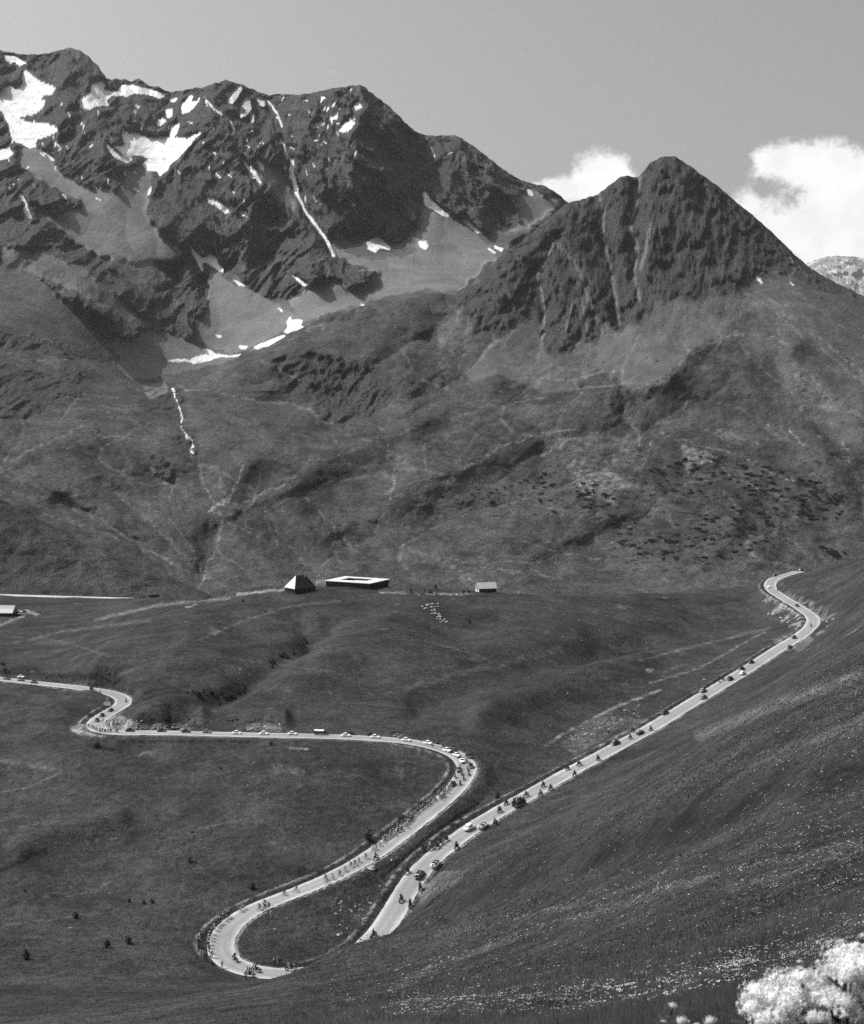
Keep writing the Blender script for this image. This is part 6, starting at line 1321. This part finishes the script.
def plant(heads, depth, label, name='flowering_plant'):
    c = heads[len(heads) // 2]; Y0 = depth; x0 = sum(h[0] for h in heads) / len(heads); bx = Y0 * (x0 - CX) / F; by = Y0 + .12
    base = Vector((bx, by, float(gz_arr(np.array([bx]), np.array([by]))[0]))); t = empty(name, base); st = MB(); lf = MB()
    for k, (x, y, r) in enumerate(heads):
        Y = Y0 + rr.uniform(-.18, .18); p = Vector((Y * (x - CX) / F, Y, Y * (CY - y) / F)) - base
        o = link('flower_head', HEADS[k % 3], t); o.location = p; R_ = r * Y / F * (1.3 if len(heads) > 4 else .75) * rr.uniform(.8, 1.15); o.scale = (R_, R_, R_); o.rotation_euler = (rr.uniform(-.35, .35), rr.uniform(-.35, .35), rr.uniform(0, 6))
        st.tube([(rr.uniform(-.03, .03), rr.uniform(-.03, .03), -.02), p * .55 + Vector((rr.uniform(-.03, .03), 0, -.03)), p], [.006, .005, .004], 5)
        for q in range(3):
            a = rr.uniform(0, 6.28); m = p * rr.uniform(.25, .85); L = rr.uniform(.03, .065); d = Vector((math.cos(a), math.sin(a), rr.uniform(-.1, .6))) * L; s_ = d.cross(Vector((0, 0, 1))).normalized() * L * .22
            lf.add([m, m + d * .5 + s_, m + d, m + d * .5 - s_], [(0, 1, 2, 3)])
    st.build('stems', STEM, t); lf.build('leaves', GRASS, t); tag(t, label, 'plant'); return t
G1 = [(780,983,14),(759,993,11),(752,1007,10),(768,1006,12),(746,999,6),(771,990,9),(774,1000,10),(790,993,11),(764,1018,11)]
G2 = [(803,977,11),(794,999,14),(784,1017,13),(801,1018,13),(812,990,12),(806,1004,11),(797,986,10),(788,1006,12),(818,1020,12)]
G3 = [(817,984,13),(835,976,14),(831,997,14),(812,1008,13),(831,1014,13),(822,1000,12),(846,1010,12),(826,987,11),(840,986,12),(840,1022,12)]
G4 = [(842,958,12),(858,954,14),(849,972,13),(862,976,13),(846,990,13),(863,994,13),(870,965,14),(868,1010,14),(878,985,16),(856,1020,13),(851,962,11),(838,967,11),(854,984,13),(857,1003,13),(842,1000,11),(850,1012,11),(838,1008,11),(830,1005,10),(864,1022,12),(846,978,11),(858,968,11)]
G5 = [(890,960,15),(900,985,16),(888,1008,15),(915,970,15),(920,1000,16)]
G4 += [(838,996,12),(846,1003,12),(842,1016,12),(832,1020,12),(826,1008,12),(856,1008,12),(866,1000,12),(822,1020,11)]
plant(G1, 3.9, 'white flowering plant at the left end of the bright blossoms'); plant(G2, 3.75, 'white flowering plant second from the left in the bright blossoms'); plant(G3, 3.9, 'white flowering plant in the middle of the corner blossoms'); plant(G4, 3.7, 'tall white flowering plant cut by the right edge'); plant(G5, 4.0, 'white flowering plant at the far right of the corner blossoms')
plant([(841,942,6),(863,936,7),(852,946,4)], 5.2, 'thin white flower heads rising behind the corner blossoms')
plant([(673,1006,6),(664,1022,5)], 5.0, 'small round white flower left of the corner blossoms'); plant([(682,1021,9),(710,1021,8),(696,1026,7)], 4.3, 'low white flowers at the bottom edge left of the blossoms'); plant([(744,999,4),(738,1003,3)], 4.6, 'slender white flower just left of the bright blossoms')
plant([(792,972,5),(800,962,4),(818,962,5),(829,955,4)], 5.6, 'small pale flowers peeping above the bright blossoms')
CLOUDS = [(600,170,26,20,1.0),(575,190,30,14,.7),(545,190,26,10,.6),(625,185,26,18,.8),(800,160,38,22,1.0),(770,165,20,14,.7),(840,185,40,26,1.0),(800,225,60,26,.95),(745,205,26,14,.6),(870,220,50,40,1.0),(840,250,60,22,.9),(330,72,9,4,.42)]
CLOUD_L = 7.0; SKY_S = .15; EXPO = 0.0; DENOISE = False; HAZE = 1.3e-5
# ------------------------------------------------------------------ light, sky, camera
AZ, EL = -76.0, 50.0      # sun to the left and a little beyond the ridge
sv = Vector((math.sin(math.radians(AZ)) * math.cos(math.radians(EL)), math.cos(math.radians(AZ)) * math.cos(math.radians(EL)), math.sin(math.radians(EL))))
sl = bpy.data.lights.new('sun', 'SUN'); sl.energy = 4.8; sl.angle = math.radians(.5); sl.color = (1, .985, .96)
so = bpy.data.objects.new('sun', sl); COL.objects.link(so); so.rotation_euler = (-sv).to_track_quat('-Z', 'Y').to_euler()
W = bpy.data.worlds.new('World'); S.world = W; W.use_nodes = True
nt = NT(W.node_tree); nt.n.clear()
out = nt.node('ShaderNodeOutputWorld'); bg = nt.node('ShaderNodeBackground'); nt.l.new(bg.outputs[0], out.inputs[0])
sky = nt.node('ShaderNodeTexSky'); sky.sky_type = 'NISHITA'; sky.sun_disc = False
sky.sun_elevation = math.radians(EL); sky.sun_rotation = math.radians(AZ); sky.altitude = 300; sky.air_density = 1.0; sky.dust_density = 6.5; sky.ozone_density = 1
sp = nt.node('ShaderNodeSeparateColor'); nt.l.new(sky.outputs[0], sp.inputs[0])
lum = nt.m('ADD', nt.m('MULTIPLY', sp.outputs[0], .45), nt.m('ADD', nt.m('MULTIPLY', sp.outputs[1], .4), nt.m('MULTIPLY', sp.outputs[2], .15)))   # panchromatic film
D = nt.node('ShaderNodeTexCoord').outputs['Generated']
xyz = nt.node('ShaderNodeSeparateXYZ'); nt.l.new(D, xyz.inputs[0])
az = nt.m('ARCTAN2', xyz.outputs[0], xyz.outputs[1]); el = nt.m('ARCSINE', xyz.outputs[2])
cmb = nt.node('ShaderNodeCombineXYZ'); nt.put(cmb.inputs[0], az); nt.put(cmb.inputs[1], el)
CV = cmb.outputs[0]
big = nt.noise(CV, 16, 6, .62, .3); fine = nt.noise(CV, 60, 5, .65)
def blob(px, py, rx, ry, s=1.0):
    a0 = math.atan2(px - CX, F); e0 = math.atan2(CY - py, math.hypot(F, px - CX))
    dx = nt.m('DIVIDE', nt.m('SUBTRACT', az, a0), rx / F); dy = nt.m('DIVIDE', nt.m('SUBTRACT', el, e0), ry / F)
    r2 = nt.m('ADD', nt.m('MULTIPLY', dx, dx), nt.m('MULTIPLY', dy, dy))
    return nt.m('MULTIPLY', nt.m('EXPONENT', nt.m('MULTIPLY', r2, -1)), s)
f = None
for b in CLOUDS:
    q = blob(*b); f = q if f is None else nt.m('ADD', f, q)
n_ = nt.m('ADD', nt.m('MULTIPLY', nt.m('SUBTRACT', big, .5), 2.2), nt.m('MULTIPLY', nt.m('SUBTRACT', fine, .5), 1.5))
f = nt.m('ADD', f, nt.m('MULTIPLY', n_, nt.m('MINIMUM', nt.m('MULTIPLY', f, 2.5), 1.0)))
mask = nt.node('ShaderNodeMapRange'); mask.interpolation_type = 'SMOOTHSTEP'
nt.put(mask.inputs[0], f); mask.inputs[1].default_value = .26; mask.inputs[2].default_value = .86
cl = nt.m('ADD', CLOUD_L, nt.m('MULTIPLY', nt.m('SUBTRACT', nt.noise(CV, 34, 5, .6), .5), CLOUD_L * .5))
nt.put(bg.inputs['Color'], nt.mix(nt.m('MULTIPLY', mask.outputs[0], .96), lum, cl)); bg.inputs['Strength'].default_value = SKY_S
# the summer air between here and the far peaks
hb = MB().box((3000, 10400, 1200), (15000, 21300, 2900)); hz = bpy.data.materials.new('thin_air'); hz.use_nodes = True; hn = NT(hz.node_tree); hn.n.clear()
ho = hn.node('ShaderNodeOutputMaterial'); pv = hn.node('ShaderNodeVolumePrincipled'); pv.inputs['Color'].default_value = (.95, .95, .95, 1); pv.inputs['Density'].default_value = HAZE; pv.inputs['Anisotropy'].default_value = .2
hn.l.new(pv.outputs[0], ho.inputs['Volume']); tag(hb.build('haze', hz), kind='stuff')
S.cycles.volume_bounces = 0
cam = bpy.data.cameras.new('camera'); co = bpy.data.objects.new('camera', cam); COL.objects.link(co)
co.location = (0, 0, 0); co.rotation_euler = (math.radians(90), 0, 0)
cam.sensor_fit = 'VERTICAL'; cam.sensor_height = 36; cam.sensor_width = 36; cam.lens = F / 1024 * 36; cam.shift_y = -(512 - CY) / 1024
cam.clip_start = .1; cam.clip_end = 60000
cam.dof.use_dof = True; cam.dof.focus_distance = 600; cam.dof.aperture_fstop = 8
S.camera = co
S.view_settings.view_transform = 'Standard'; S.view_settings.look = 'None'; S.view_settings.gamma = 1; S.view_settings.exposure = EXPO
S.render.engine = 'CYCLES'; S.cycles.max_bounces = 4; S.cycles.diffuse_bounces = 2; S.cycles.use_denoising = DENOISE
S.render.resolution_x = 864; S.render.resolution_y = 1024
